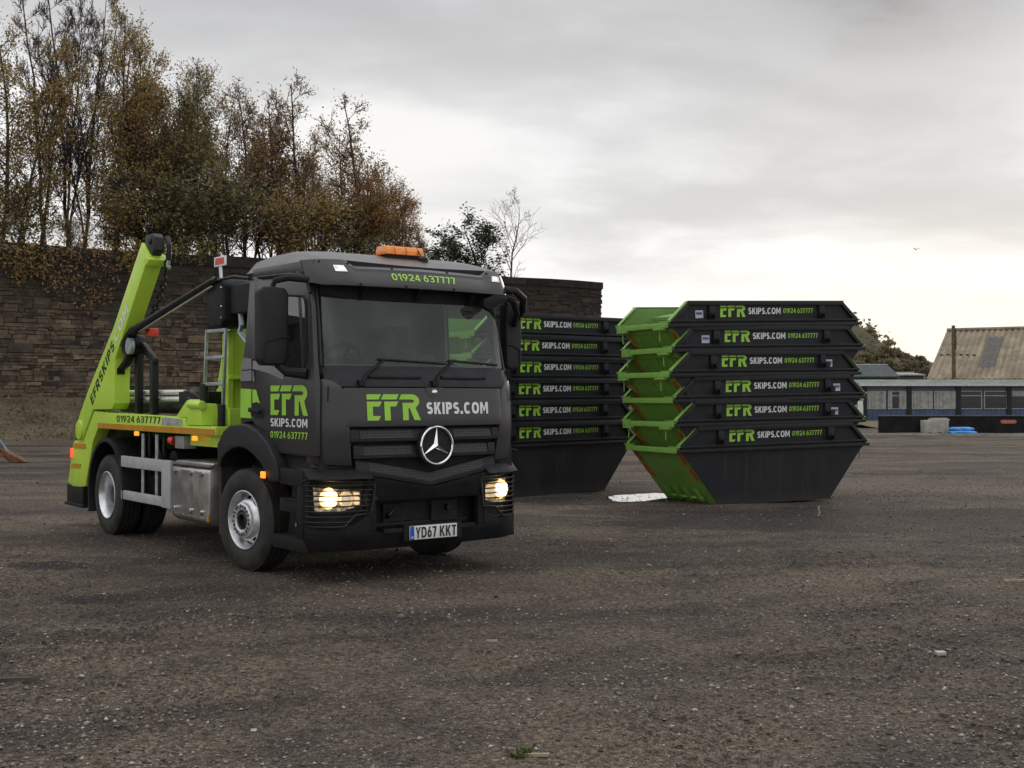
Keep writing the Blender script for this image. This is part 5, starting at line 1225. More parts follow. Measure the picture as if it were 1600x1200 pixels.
# star emblem
em_ = MB(); C0 = (fx(.04, 1.27) + .045, .04, 1.275); RR = .178
em_.tube([(C0[0] + .012, C0[1] + RR * math.sin(a * math.pi / 32), C0[2] + RR * math.cos(a * math.pi / 32)) for a in range(64)], .0125, 10, closed=True)
for k_ in range(3):
    a = k_ * 2 * math.pi / 3; d = Vector((0, math.sin(a), math.cos(a))); n_ = Vector((0, math.cos(a), -math.sin(a))); c_ = Vector(C0)
    tip = c_ + d * (RR - .004) + Vector((.012, 0, 0)); rg_ = c_ + Vector((.030, 0, 0)); l_ = c_ + (d * .5 + n_ * .866) * .030; r_ = c_ + (d * .5 - n_ * .866) * .030; bk_ = c_ - Vector((.004, 0, 0))
    em_.add([tip, rg_, l_, r_, bk_], [(0, 2, 1), (0, 1, 3), (0, 4, 2), (0, 3, 4)])
emo = em_.build('star_emblem', 'chrome', TR, smooth=25)
eb = MB(); eb.disc((C0[0] - .035, C0[1], C0[2]), RR + .022, 40, 'x', .03); eb.build('emblem_backing', 'void', emo)
# bumper
bm_ = MB()
OZ = .765
fstrip(bm_, -.62, .66, OZ, lambda y: VZ(y) - .008, lambda y, t: .035 + .03 * t, .08)
for s in (-1, 1):
    fstrip(bm_, *((-.66, -.57) if s < 0 else (.60, .70)), .46, lambda y: VZ(y) - .01, .02, .09)
fstrip(bm_, -1.205, 1.205, .31, .47, lambda y, t: .03 - .015 * (1 - t), .10)
fstrip(bm_, -.50, .55, .455, .50, .045, .10)
for s in (-1, 1):   # brow over the lamps, sill under them, corner post
    a, b_ = (-1.205, -.64) if s < 0 else (.68, 1.205)
    fstrip(bm_, a, b_, lambda y: .985 - .0 * abs(y), lambda y: min(1.085, VZ(y) + .07 if abs(y) < .8 else 1.085), lambda y, t: .095 - .13 * t, .16)
    fstrip(bm_, a, b_, .468, lambda y: .545 + (.10 * max(0, (.80 - abs(y)) / .15)), .028, .09)
    fstrip(bm_, *((-1.205, -1.17) if s < 0 else (1.17, 1.205)), .545, .985, .02, .10)
bmo = bm_.build('bumper', 'plast', TR, .006, smooth=40)
bb = MB(); fstrip(bb, -.62, .66, .45, .80, -.16, .02); bb.box(1.34, 1.40, -.42, -.10, .55, .72); bb.box(1.36, 1.41, .12, .42, .53, .73); bb.tube([(1.37, -.5, .52), (1.37, .55, .52)], .03, 8)
bb.build('intake_back', 'void', bmo)
tw = MB(); tw.tube([(1.40, -.38, .60), (1.45, -.38, .62), (1.45, -.34, .66)], .022, 8); tw.tube([(1.40, .30, .66), (1.46, .30, .66)], .03, 8); tw.build('towing_eye', 'black', bmo)
MB().tube([(fx(-.62, .82) + .04, -.60, .80), (fx(-.62, .82) + .046, -.60, .80)], .03, 20).build('tow_cap', 'trim', bmo)
# brow top shelf joining to the corner panels
br = MB()
for s in (-1, 1):
    br.solid(8, 3, lambda u, v: (lambda y: (fx(s * y, 1.07) - .02 - .05 * v, s * y, 1.088 + .06 * v))(.83 + .31 * u), lambda u, v: (lambda y: (fx(s * y, 1.07) - .08 - .05 * v, s * y, 1.04 + .06 * v))(.83 + .31 * u))
br.build('lamp_brow', 'trim', TR, .006, smooth=50)
# headlamps
for s in (-1, 1):
    L0, L1 = .64, 1.17
    hb = MB(); fstrip(hb, *sorted((s * L0, s * L1)), .50, .985, -.085, .03); ho = hb.build('headlamp', 'void', TR)
    rf_ = MB(); yc = s * .985; zc_ = .80
    fstrip(rf_, *sorted((s * .685, s * 1.125)), lambda y: .675 + .05 * max(0, 1 - (abs(y) - .68) / .2), lambda y: .865 + .09 * (abs(y) - .7), -.070, .012); rf_.build('reflector', 'bowl', ho)
    b1 = MB(); b1.lathe([(.001, .060), (.03, .056), (.06, .044), (.085, .024), (.102, 0)], 32, (fx(yc, zc_) - .075, yc, zc_), 'x'); b1.build('dipped_beam', 'head', ho, smooth=80)
    b2 = MB(); b2.lathe([(.001, .02), (.035, .016), (.058, 0)], 24, (fx(s * .83, .79) - .055, s * .83, .785), 'x'); b2.lathe([(.060, 0), (.066, .012), (.072, 0)], 24, (fx(s * .83, .79) - .055, s * .83, .785), 'x'); b2.build('main_beam', 'head3', ho)
    b3 = MB()
    for z in (.75, .79, .83): b3.box(fx(s * .72, .79) - .06, fx(s * .72, .79) - .045, *sorted((s * .705, s * .745)), z - .016, z + .016)
    b3.build('side_lamp', 'head2', ho, .004)
    ln = MB(); fstrip(ln, *sorted((s * .67, s * 1.15)), .665, .935, -.035, .004); ln.build('lamp_cover', 'lens', ho, smooth=80)
    # stone guard: hoop and bars
    gd = MB(); P = lambda y, z: (fx(s * y, z) + .055 - .05 * max(0, (y - 1.12) / .09) ** 2, s * y, z)
    gd.tube([P(y, z) for y, z in [(1.215, .57), (1.222, .75), (1.215, .955), (1.19, .985), (1.0, .975), (.75, .955), (.625, .945), (.605, .93), (.64, .66), (.70, .655), (.80, .645), (.88, .57), (.90, .545), (1.0, .54), (1.15, .545), (1.205, .555)]], .0105, 6, closed=True)
    for i in range(8):
        z = .925 - .048 * i; e = .615 + .012 * i if z > .66 else .80 + (.66 - z) * .9
        gd.tube([P(y, z) for y in np.linspace(1.218, e, 12)], .0072, 5)
    gd.build('lamp_guard', 'trim', TR, smooth=60)
# number plate
def plate_pt(u, v, q): return (fx(u, .45) * 0 + 1.585 + q, u, v)
pb = MB(); pb.prism([(-.245, .385), (.295, .385), (.295, .515), (-.245, .515)], plate_pt, 0, .012); pbo = pb.build('number_plate', 'plate', TR, .003)
MB().box(1.50, 1.584, -.30, .36, .375, .53).build('plate_holder', 'plast', pbo)
bl = MB(); bl.prism([(-.243, .387), (-.198, .387), (-.198, .513), (-.243, .513)], plate_pt, .0125, .0145); blo = bl.build('blue_band', 'blue', pbo, smooth=0)
letter([(glyphs('GB', .02), -.237, -.207, .40, .418)], lambda u, v: plate_pt(u, v, .0165), 'white', blo)
PF = lambda u, v: plate_pt(u, v, .0155)
letter([(dtext('YD67', .19, .12), -.182, .055, .398, .502), (dtext('KKT', .19, .12), .092, .284, .398, .502)], PF, 'blackv', pbo)
# sun visor over the screen
vs_ = MB().solid(56, 16, vis, lambda u, v: (lambda p: (p[0] - .05, p[1] * .985, p[2] + .0))(vis(u, v)))
vso = vs_.build('sun_visor', 'grey', TR, .004, smooth=32)
def vsurf(y, v, off=.003): p = vis((y + 1.145) / 2.29, v); return (p[0] + off, p[1], p[2])
letter([(dtext('01924 637777', .155, .13), -.385, .345, .36, .70)], lambda u, v: vsurf(u, v, .006), 'logo', vso)
for s in (-1, 1):
    ml = MB(); a = [(-.062, .52), (.055, .52), (.030, .76), (-.070, .76)]
    ml.prism([(s * .885 + (-s if s > 0 else 1) * u, v) for u, v in a], lambda u, v, q: vsurf(u, v, q), .002, .010); mo = ml.build('marker_lamp', 'reflector', vso, .002)
    mb_ = MB(); mb_.prism([(s * .89 - .025, .58), (s * .89 + .025, .58), (s * .89 + .025, .72), (s * .89 - .025, .72)], lambda u, v, q: vsurf(u, v, q), .011, .015); mb_.build('bulb', 'mark', mo)
bt = MB()
for y in (-1.05, -.80, -.35, .28, .80, 1.02):
    p = vsurf(y, .90 if abs(y) > .6 else .93, .002); bt.lathe([(.001, .006), (.012, .006), (.014, 0)], 10, p, 'x')
for y in (-.72, -.25, .30): p = vsurf(y, .08, .002); bt.lathe([(.001, .006), (.012, .006), (.014, 0)], 10, p, 'x')
bt.build('fixing', 'black', vso)
for y in (-.62, -.02, .62): MB().prism([(1.33, 2.78), (1.48, 2.79), (1.44, 2.72), (1.36, 2.66)], lambda u, v, q: (u - .05, y + q, v), -.012, .012).build('visor_bracket', 'black', vso)
# beacon bar
bc = MB()
bc.prism([(.79, 3.172), (1.01, 3.172), (1.006, 3.222), (.985, 3.258), (.815, 3.258), (.794, 3.222)], lambda u, v, q: (u, q, v - .012), -.145, .29)
bco = bc.build('beacon_bar', 'amber', TR, .009, smooth=40, seg=3)
MB().box(.82, .98, -.11, .26, 3.12, 3.172).build('mounting_foot', 'black', bco, .01)
rib = MB()
for y in (-.05, .085, .22): rib.tube([(1.012, y, 3.168), (1.006, y, 3.212), (.982, y, 3.248), (.82, y, 3.248)], .005, 5)
rib.build('lens_rib', mat('amber_dark', (.42, .085, .008), .35), bco)
# mirrors
for s in (-1, 1):
    m_ = MB(); yc = s * (1.41 if s < 0 else 1.37); mw = 1.0 if s < 0 else .72
    m_.prism([(-.14, 2.08), (-.10, 2.03), (.10, 2.03), (.145, 2.08), (.15, 2.70), (.11, 2.755), (-.10, 2.765), (-.145, 2.72)], lambda u, v, q: (1.06 + q, yc + u * mw, v), -.09, .045)
    mo = m_.build('mirror', 'trim' , TR, .028, smooth=50, seg=3)
    lo = MB(); lo.tube([(1.109, yc - s * .145 * mw, 2.295), (1.112, yc - s * .05 * mw, 2.285), (1.112, yc + s * .08 * mw, 2.25), (1.11, yc + s * .10 * mw, 2.21), (1.108, yc + s * .10 * mw, 2.06)], .006, 6); lo.build('panel_line', 'void', mo)
    gf = MB(); gf.box(.962, .968, yc - .115 * mw, yc + .115 * mw, 2.10, 2.70); gf.build('mirror_glass', 'chrome', mo)
    MB().tube([(1.05, yc - s * .05, 2.04), (1.12, yc - s * .12, 1.97), (1.26, s * 1.15, 1.955)], [.03, .045, .055], 8).build('mirror_foot', 'plast', mo)
    ar = MB(); ar.tube([(1.05, yc, 2.75), (1.07, yc - s * .02, 2.815), (1.14, yc - s * .12, 2.845), (1.22, s * 1.12, 2.83)], [.024, .03, .034, .034], 8)
    ar.build('mirror_arm', 'plast', mo)
# far side: hoop arm of the front mirror hanging before the screen
fm = MB()
fm.tube([(1.30, 1.04, 2.85), (1.40, 1.16, 2.83), (1.38, 1.28, 2.76), (1.24, 1.38, 2.66), (1.10, 1.40, 2.56)], [.035, .04, .04, .036, .034], 10)
fm.tube([(1.34, .98, 2.80), (1.36, 1.16, 2.73), (1.28, 1.27, 2.62), (1.12, 1.36, 2.50)], [.03, .034, .034, .03], 10)
fmo = fm.build('front_mirror_arm', 'plast', TR)
fh = MB(); fh.prism([(.70, 2.72), (.84, 2.775), (1.02, 2.76), (.98, 2.70), (.86, 2.66), (.80, 2.60), (.70, 2.64)], lambda u, v, q: (1.395 + q, u, v), 0, .09); fh.build('front_mirror', 'plast', fmo, .02, smooth=50)
# far corner frame with rungs
lf = MB(); lf.tube([(1.10, 1.30, 1.20), (1.10, 1.31, 1.78), (1.10, 1.18, 1.79)], .016, 6); lf.tube([(1.12, 1.17, 1.12), (1.11, 1.30, 1.21)], .012, 6)
for z in (1.28, 1.42, 1.56, 1.70): lf.tube([(1.12, 1.16, z), (1.10, 1.305, z)], .010, 6)
lf.build('side_grab_frame', 'black', TR)
# steps below the door, front wing
for s in (-1, 1):
    yf = fside(s * 1.215); sg = -s
    st = MB(); ext = lambda d0, d1, poly: st.prism(poly, lambda u, v, q: (u, s * (1.225 - q), v), d0, d1)
    ext(0, .30, [(.70, .31), (1.30, .31), (1.29, .43), (.66, .43)]); ext(.02, .30, [(.80, .66), (1.30, .66), (1.30, .78), (.81, .78)]); ext(.01, .30, [(.82, .92), (1.30, .90), (1.27, 1.06), (.815, 1.07)])
    ext(.16, .22, [(.70, .43), (1.30, .43), (1.30, .92), (.80, .92)]); ext(.0, .2, [(1.17, .43), (1.29, .43), (1.30, .91), (1.20, .91)])
    so = st.build('side_step', 'plast', TR, .006, smooth=30)
    MB().box(.86, 1.2, *sorted((s * 1.227, s * 1.10)), .781, .788).build('tread', 'trim', so)
    bl_ = MB(); bl_.box(.70, 1.42, *sorted((s * 1.0, s * 1.10)), 1.0, 1.25); bl_.build('sill', 'void', TR)
    if s < 0: MB().tube([(1.20, -1.236, .56), (1.20, -1.238, .56)], .02, 12).build('reflector_dot', 'reflector', so)
    wg = MB(); ro = [(-.56, 1.02), (-.57, 1.25), (-.42, 1.385), (-.28, 1.45), (0, 1.47), (.18, 1.455), (.38, 1.40), (.60, 1.29), (.75, 1.15), (.81, 1.03), (.815, .93)]
    ri = [(.62, .93), (.56, 1.01), (.44, 1.10), (.26, 1.18), (.10, 1.225), (-.05, 1.235), (-.22, 1.21), (-.36, 1.16), (-.46, 1.10), (-.50, 1.02)]
    wg.prism(ro + ri, lambda u, v, q: (u, s * (1.235 - q), v), 0, .40)
    wo = wg.build('front_wing', 'trim', TR, .02, smooth=40, seg=3)
    ml = MB(); ml.box(.50, .58, *sorted((s * 1.237, s * 1.262)), .955, 1.02); ml.build('side_marker', 'amberlit', wo, .01)
    MB().box(-.60, -.54, *sorted((s * .85, s * 1.20)), .31, 1.04).build('mud_flap', 'rubber', wo)
    MB().box(-.5, .75, *sorted((s * .80, s * .84)), .55, 1.40).build('inner_arch', 'void', wo)
# --- wheels
def tyre(mb, w, R0=.515, r0=.292, inner=True):
    h = w / 2
    prof = [(r0, -h + .02), (r0 + .02, -h + .004), (r0 + .07, -h - .006), (R0 - .09, -h - .008), (R0 - .035, -h + .006), (R0 - .008, -h + .03)]
    for g_ in (-.6, -.2, .2, .6): prof += [(R0, g_ * h - .035), (R0, g_ * h - .008), (R0 - .014, g_ * h - .006), (R0 - .014, g_ * h + .006), (R0, g_ * h + .008)]
    prof += [(R0 - .008, h - .03), (R0 - .035, h - .006), (R0 - .09, h + .008), (r0 + .07, h + .006), (r0 + .02, h - .004), (r0, h - .02)]
    mb.lathe(prof, 56)
def front_wheel(s):
    o = empty('wheel'); o.parent = TR; o.location = (0, s * 1.06, .508); o.rotation_euler = (0, 0, R(6.5))
    t_ = MB(); tyre(t_, .30); t_.v = [(x, s * -y, z) for x, y, z in t_.v] if s > 0 else t_.v
    ty = t_.build('tyre', 'rubber', o, smooth=40)
    r_ = MB(); f = s
    # rim barrel, disc with ten hand holes, raised hub ring
    r_.lathe([(.292, f * .13), (.298, f * .150), (.288, f * .152), (.272, f * .12), (.262, f * .06), (.262, -f * .10)], 60)
    skip = lambda i, k_: i in (1,) and (k_ % 6) in (1, 2, 3)
    r_.lathe([(.264, f * .035), (.252, f * .055), (.212, f * .105), (.190, f * .135), (.176, f * .140)], 60, skip=skip)
    r_.lathe([(.176, f * .140), (.172, f * .168), (.160, f * .176), (.120, f * .176), (.100, f * .17), (.094, f * .12)], 60)
    ro = r_.build('rim', 'rim', o, smooth=40)
    d_ = MB(); d_.disc((0, f * .02, 0), .262, 40, 'y', .004); d_.build('drum', 'void', ro)
    hb = MB(); hb.lathe([(.094, f * .10), (.085, f * .165), (.060, f * .172), (.055, f * .125), (.001, f * .12)], 32); hb.build('hub', 'hub', ro, smooth=40)
    for k_ in range(10):
        a = 2 * math.pi * k_ / 10 + .1; MB().lathe([(.001, f * .192), (.013, f * .192), (.0155, f * .178)], 6, (.142 * math.cos(a), 0, .142 * math.sin(a))).build('wheel_nut', M['nut'], ro, smooth=0)
    nh = MB()
    for k_ in range(10):
        a = 2 * math.pi * (k_ + .5) / 10 + .1; nh.lathe([(.001, f * .1775), (.017, f * .1775), (.018, f * .172)], 12, (.142 * math.cos(a), 0, .142 * math.sin(a)))
    nh.build('rim_recess', 'void', ro, smooth=0)
def rear_wheel(s):
    o = empty('wheel'); o.parent = TR; o.location = (-4.02, s * 1.055, .50)
    for yo in (0, -s * .335):
        t_ = MB(); tyre(t_, .28, .508); t_.v = [(x, y + yo, z) for x, y, z in t_.v]; t_.build('tyre', 'rubber', o, smooth=40)
    f = s; r_ = MB()
    r_.lathe([(.292, f * .118), (.300, f * .143), (.290, f * .147), (.268, f * .12), (.258, f * .05), (.248, -f * .03), (.235, -f * .07), (.205, -f * .098), (.10, -f * .10)], 60)
    ro = r_.build('rim', 'rim', o, smooth=40)
    hb = MB(); hb.lathe([(.145, -f * .10), (.14, f * .02), (.12, f * .05), (.001, f * .052)], 36); hb.build('hub', 'hub', ro, smooth=40)
    for k_ in range(10):
        a = 2 * math.pi * k_ / 10; MB().lathe([(.001, -f * .06), (.015, -f * .06), (.017, -f * .10)], 6, (.170 * math.cos(a), 0, .170 * math.sin(a))).build('wheel_nut', M['nut'], ro, smooth=0)
for s in (-1, 1): front_wheel(s); rear_wheel(s)
ax_ = MB(); ax_.tube([(0, -.9, .50), (0, .9, .50)], .07, 10); ax_.tube([(-4.02, -.6, .50), (-4.02, .6, .50)], .09, 12); ax_.lathe([(.001, -.2), (.2, -.12), (.24, 0), (.2, .12), (.001, .2)], 20, (-4.02, 0, .5)); ax_.build('axle', 'black', TR)
# rear mudguards
for s in (-1, 1):
    mg = MB(); pts_o = [(-4.02 + .66 * math.cos(R(a)), .52 + .70 * math.sin(R(a))) for a in range(-8, 205, 12)]; pts_i = [(-4.02 + .61 * math.cos(R(a)), .52 + .65 * math.sin(R(a))) for a in range(204, -9, -12)]
    mg.prism(pts_o + pts_i, lambda u, v, q: (u, s * (1.225 - q), v), 0, .66); mo = mg.build('rear_mudguard', 'plast', TR, .008, smooth=40)
    MB().box(-4.74, -4.70, *sorted((s * .6, s * 1.2)), .24, .62).build('mud_flap', 'rubber', mo)
# --- chassis and belly
ch = MB()
for s in (-1, 1):
    ch.box(-5.2, 1.25, s * .43 - .04, s * .43 + .04, .78, 1.06)
for x in (-5.0, -3.3, -2.2, -1.0, .6): ch.box(x - .06, x + .06, -.43, .43, .82, 1.0)
ch.box(-.1, 1.2, -.55, .55, .55, 1.45); ch.tube([(-3.9, 0, .55), (-.2, 0, .75)], .06, 10); ch.box(-3.3, -2.5, -.95, -.5, .55, 1.0); ch.box(-2.4, -.8, .5, 1.1, .45, 1.0)
ch.build('chassis', 'black', TR, .004)
at_ = MB()
for x in (-2.95, -2.45):
    at_.tube([(x, -.95, .98), (x, -.75, .98), (x, -.3, .98)], .13, 16)
at_.build('air_tank', mat('tank_dark', (.04, .04, .045), .35, .6), TR)
# battery / fuel box of bright steel with clips
tk = MB(); tk.prism([(-1.22, .40), (-.66, .44), (-.62, .50), (-.62, .97), (-.66, 1.01), (-1.16, 1.02), (-1.22, .96)], lambda u, v, q: (u, v, q), 0, 0.001)
tk = MB(); tk.prism([(-1.22, .42), (-1.14, .37), (-.66, .37), (-.62, .40), (-.62, .96), (-.66, 1.02), (-1.13, 1.02), (-1.22, .95)], lambda u, v, q: (q, u, v), -1.83, -.80)
tko = tk.build('battery_box', 'steel', TR, .02, smooth=40)
cl_ = MB()
for x in (-1.72, -1.28, -.98):
    for z in (.91, .50): cl_.obox((x, -1.232, z), (.035, .02, .05), Matrix.Rotation(.5, 4, 'Y'))
for i in range(5): cl_.box(-1.75 + .17 * i, -1.65 + .17 * i, -1.226, -1.221, .445, .452)
cl_.build('clip', 'chrome', tko, .004)
lr_ = MB(); lr_.prism([(-1.223, 1.02), (-.64, 1.024), (-.64, 1.034), (-1.16, 1.034), (-1.215, .99)], lambda u, v, q: (q, u, v), -1.82, -.80); lr_.build('lid', 'alu', tko, .004)
MB().box(-.83, -.79, -1.232, -1.222, .42, .50).build('side_reflector', 'orange', tko)
# side guard
sgd = MB(); sgd.box(-3.45, -1.95, -1.225, -1.185, .885, 1.02); sgd.box(-3.45, -1.95, -1.225, -1.185, .49, .60); sgd.box(-2.13, -1.87, -1.227, -1.18, .48, 1.022)
sgd.build('side_guard', 'guard', TR, .012)
sgs = MB()
for x in (-2.92, -2.48): sgs.tube([(x, -1.14, .50), (x, -1.14, 1.30)], .022, 8)
sgs.build('guard_support', 'galv', TR)
sgf = MB(); sgf.box(-3.45, -.9, 1.185, 1.225, .885, 1.02); sgf.box(-3.45, -.9, 1.185, 1.225, .49, .60); sgf.box(-1.1, -.85, 1.18, 1.227, .48, 1.02); sgf.build('side_guard', 'guard', TR, .012)
vl = MB(); vl.box(-1.92, -1.66, -1.15, -1.0, 1.16, 1.30); vlo = vl.build('valve_box', mat('valve_grey', (.25, .25, .25), .5), TR, .01)
MB().tube([(-1.96, -1.14, 1.24), (-2.02, -1.17, 1.25)], [.05, .04], 12).build('tap', 'red', vlo)
hs = MB()
for x, yy in ((-2.8, -1.1), (-2.4, -1.08), (-3.1, -1.05)):
    hs.tube([(x, yy, 1.32), (x + .05, yy - .03, 1.15), (x + .02, yy, .95), (x - .1, yy + .05, .8)], .02, 6)
hs.build('hose', 'black', TR)
# --- lime body: side beams, posts, deck
def PX(s): return lambda u, v, q: (u, s * (1.2 - q), v)
for s in (-1, 1):
    bmn = MB(); bmn.prism([(-4.51, 1.555), (-3.6, 1.535), (-2.0, 1.515), (-1.52, 1.505), (-1.50, 1.42), (-.68, 1.425), (-.68, 1.33), (-4.36, 1.335), (-4.55, 1.17), (-4.85, .56), (-5.33, .52), (-5.57, .58), (-5.36, 1.11), (-5.30, 1.15), (-4.95, 1.16)], PX(s), 0, .16)
    bo_ = bmn.build('body_beam', 'lime', TR, .008, smooth=30)
    ed = MB(); ed.prism([(-4.36, 1.343), (-.70, 1.338), (-.70, 1.40), (-4.36, 1.405)], PX(s), -.006, -.001); ed.prism([(-5.33, 1.05), (-4.80, 1.06), (-4.83, 1.12), (-5.32, 1.115)], PX(s), -.006, -.001); ed.prism([(-5.42, .78), (-5.05, .79), (-5.02, .85), (-5.40, .84)], PX(s), -.006, -.001); ed.build('reflective_tape', 'orange', bo_, smooth=0)
    m2 = (lambda a, b_: (a, b_)) if s < 0 else (lambda a, b_: (b_, a))
    letter([(dtext('01924 637777', .155, .13), *m2(-3.66, -2.22), 1.432, 1.512)], lambda u, v: (u, s * 1.2035, v), 'blackv', bo_)
    sk_ = MB(); sk_.sheet([(-2.17, 1.417), (-1.58, 1.415), (-1.58, 1.495), (-2.17, 1.505)], lambda u, v: (u, s * 1.203, v)); sk_.build('info_label', 'sticker', bo_, smooth=0)
    for x, z, m_ in ((-3.02, 1.30, 'amberlit'), (-1.27, 1.29, 'amberlit')):
        MB().obox((x, s * 1.185, z), (.10, .03, .05)).build('side_marker', m_, bo_, .01)
    bs = MB(); bs.prism([(-1.82, 1.515), (-1.52, 1.70), (-1.44, 1.715), (-1.40, 1.67), (-1.14, 1.665), (-1.10, 1.43), (-1.49, 1.43), (-1.50, 1.51)], PX(s), .02, .22); bs.tube([(-1.42, s * 1.17, 1.655), (-1.10, s * 1.17, 1.65)], .05, 10); bs.build('arm_bracket', 'lime', TR, .012, smooth=35)
    # rear stabiliser foot with lamp
    ft = MB(); ft.box(-5.62, -4.95, *sorted((s * .98, s * 1.20)), .30, .55); ft.box(-5.66, -4.9, *sorted((s * .94, s * 1.22)), .27, .31); fo = ft.build('stabiliser_foot', 'black', TR, .01)
    rl = MB(); rl.obox((-5.40, s * 1.17, .98), (.06, .10, .13)); rl.build('tail_lamp', 'redlit', TR, .015)
    # lifting arm: tapered box beam, leaning over the deck
    arm = MB(); pa = [(-2.79, 3.57), (-2.57, 3.39), (-3.68, 2.22), (-3.71, 1.90), (-3.70, 1.66), (-3.80, 1.585), (-4.50, 1.575), (-4.93, 1.17), (-5.03, 1.18), (-5.14, 1.30), (-5.08, 1.46), (-4.69, 1.83), (-3.73, 2.62)]
    pa = pa if s < 0 else [(-2.98, 3.40), (-2.76, 3.20)] + pa[2:]
    arm.prism(pa, PX(s), -.02, .18); ao = arm.build('lift_arm', 'lime', TR, .012, smooth=30)
    lip = MB(); d_ = Vector((-2.57 + 2.79, 0, 3.39 - 3.57)).normalized()
    if s < 0: lip.obox((-2.615, s * 1.11, 3.355), (.10, .235, .12), Matrix.Rotation(R(-46), 4, 'Y')); (lip.build('arm_collar', 'lime', ao, .012) if s < 0 else None)
    hk = MB(); hk.prism([(-2.80, 3.55), (-2.76, 3.655), (-2.56, 3.66), (-2.49, 3.61), (-2.47, 3.46), (-2.58, 3.40)], PX(s), .02, .14); hk.tube([(-2.60, s * 1.205, 3.57), (-2.60, s * 1.02, 3.57)], .035, 14); hk.tube([(-2.50, s * 1.02, 3.62), (-2.42, s * 1.02, 3.52), (-2.44, s * 1.02, 3.34)], .03, 8); (hk.build('arm_head', 'trim', ao, .012) if s < 0 else None)
    def armmap(u, v):   # u along the arm from the foot, v across it
        a = Vector((-4.72, 1.66)); b_ = Vector((-3.30, 2.90)); dd_ = (b_ - a).normalized(); n_ = Vector((-dd_.y, dd_.x)); p = a + dd_ * (u * (b_ - a).length) + n_ * v
        return (p.x, s * 1.2235, p.y)
    def armtxt(txt, u0, u1, v0, v1, m_): letter([(dtext(txt, .19, .14), *m2(u0, u1), v0, v1)], armmap, m_, ao)
    armtxt('EFRSKIPS', .07, .66, -.16, -.02, 'blackv'); armtxt('.COM', .655, 1.0, -.16, -.02, 'white')
    pv = MB(); pv.tube([(-5.02, s * 1.24, 1.30), (-5.02, s * .98, 1.30)], .13, 20); pv.build('arm_pivot', 'lime', ao, .008)
dk = MB(); dk.box(-4.5, -.72, -1.03, 1.03, 1.37, 1.41); dk.box(-4.9, -4.5, -1.03, 1.03, .9, 1.41); dk.box(-5.3, -5.1, -1.03, 1.03, .6, .8); dk.build('deck', mat('deck_dirty', (.09, .12, .03), .7, var=.5, scale=6), TR)
# headboard behind the cab with its fin
hbd = MB(); hbd.prism([(-.92, 1.42), (.92, 1.42), (.92, 2.40), (.85, 2.48), (-.85, 2.48), (-.92, 2.42)], lambda u, v, q: (-1.16 + q, u, v), 0, .07); hbd.box(-1.085, -.98, -.92, .92, 1.93, 1.97); hbd.box(-1.085, -1.0, -.92, -.86, 1.42, 2.46); hbd.box(-1.085, -.95, -.92, .92, 1.42, 1.62)
hbo = hbd.build('headboard', 'lime', TR, .008)
fn_ = MB(); fn_.prism([(-1.74, 1.42), (-1.22, 1.42), (-1.22, 2.42), (-1.30, 2.46), (-1.38, 2.40), (-1.56, 1.9)], lambda u, v, q: (u, -.80 + q, v), 0, .06); fn_.build('headboard_fin', 'lime', hbo, .02)
# lift ram, bright spiral hoses
rm = MB(); rm.tube([(-4.5, -.80, 1.62), (-1.8, -.80, 1.62)], .085, 16); rm.box(-2.3, -1.45, -.95, -.72, 1.66, 1.80); rm.build('lift_ram', 'black', TR, .004)
rr_ = MB(); rr_.tube([(-4.5, .80, 1.62), (-1.8, .80, 1.62)], .085, 16); rr_.build('lift_ram', 'black', TR)
for z, yy in ((1.795, -.92), (1.715, -.92)):
    hp = MB(); n = 180; pt = []; rs = []
    for i in range(n): pt.append((-4.50 + 2.32 * i / (n - 1), yy, z)); rs.append(.030 if i % 3 else .023)
    hp.tube(pt, rs, 10); hp.build('spiral_hose', mat('hose_chrome', (.66, .65, .62), .35, .35, var=.15), TR, smooth=50)
hj = MB()
for z in (1.79, 1.715): hj.tube([(-2.2, -.92, z), (-2.0, -.94, z + .01), (-1.75, -.95, z - .04), (-1.55, -.93, z - .12), (-1.4, -.9, z - .2)], .024, 8)
hj.build('hose', 'black', TR)
# sheet frame: posts, drum and swinging arm
sf = MB(); 
for x in (-3.42, -2.92): sf.box(x - .05, x + .05, -1.05, -.97, 1.42, 2.30 if x < -3 else 2.18)
sf.prism([(-3.30, 2.30), (-2.85, 2.14), (-2.85, 2.20), (-3.28, 2.42)], lambda u, v, q: (u, -1.04 + q, v), 0, .06); sfo = sf.build('sheet_post', 'black', TR, .008)
dr_ = MB(); dr_.tube([(-3.44, -1.18, 2.38), (-3.44, -.95, 2.38)], .125, 22); dr_.tube([(-3.45, -1.10, 2.28), (-3.55, -1.12, 2.16), (-3.72, -1.14, 2.08)], [.06, .055, .04], 8); dr_.obox((-3.75, -1.14, 2.06), (.12, .1, .08)); dr_.build('sheet_drum', 'black', sfo)
MB().tube([(-3.31, -1.19, 2.36), (-3.31, -1.14, 2.36)], .10, 20).build('drum_plate', 'galv', sfo)
sa = MB(); sa.tube([(-3.50, -1.12, 2.36), (-3.46, -1.12, 2.47), (-3.34, -1.12, 2.54), (-2.2, -1.12, 2.76), (-.92, -1.12, 2.99), (-.86, -1.12, 2.985)], [.10, .085, .06, .042, .036, .03], 10); sa.tube([(-.88, -1.12, 2.98), (-.4, -1.12, 2.985), (-.05, -1.12, 2.94)], .017, 6)
sao = sa.build('sheet_arm', 'black', TR)
sl = MB(); sl.tube([(-3.1, -1.13, 2.53), (-.95, -1.13, 2.925)], .010, 5); sl.build('sheet_cable', mat('cable_pale', (.36, .35, .28), .6), sao)
MB().obox((-3.02, -1.0, 2.52), (.16, .12, .10)).build('end_stop', 'red', sao, .02)
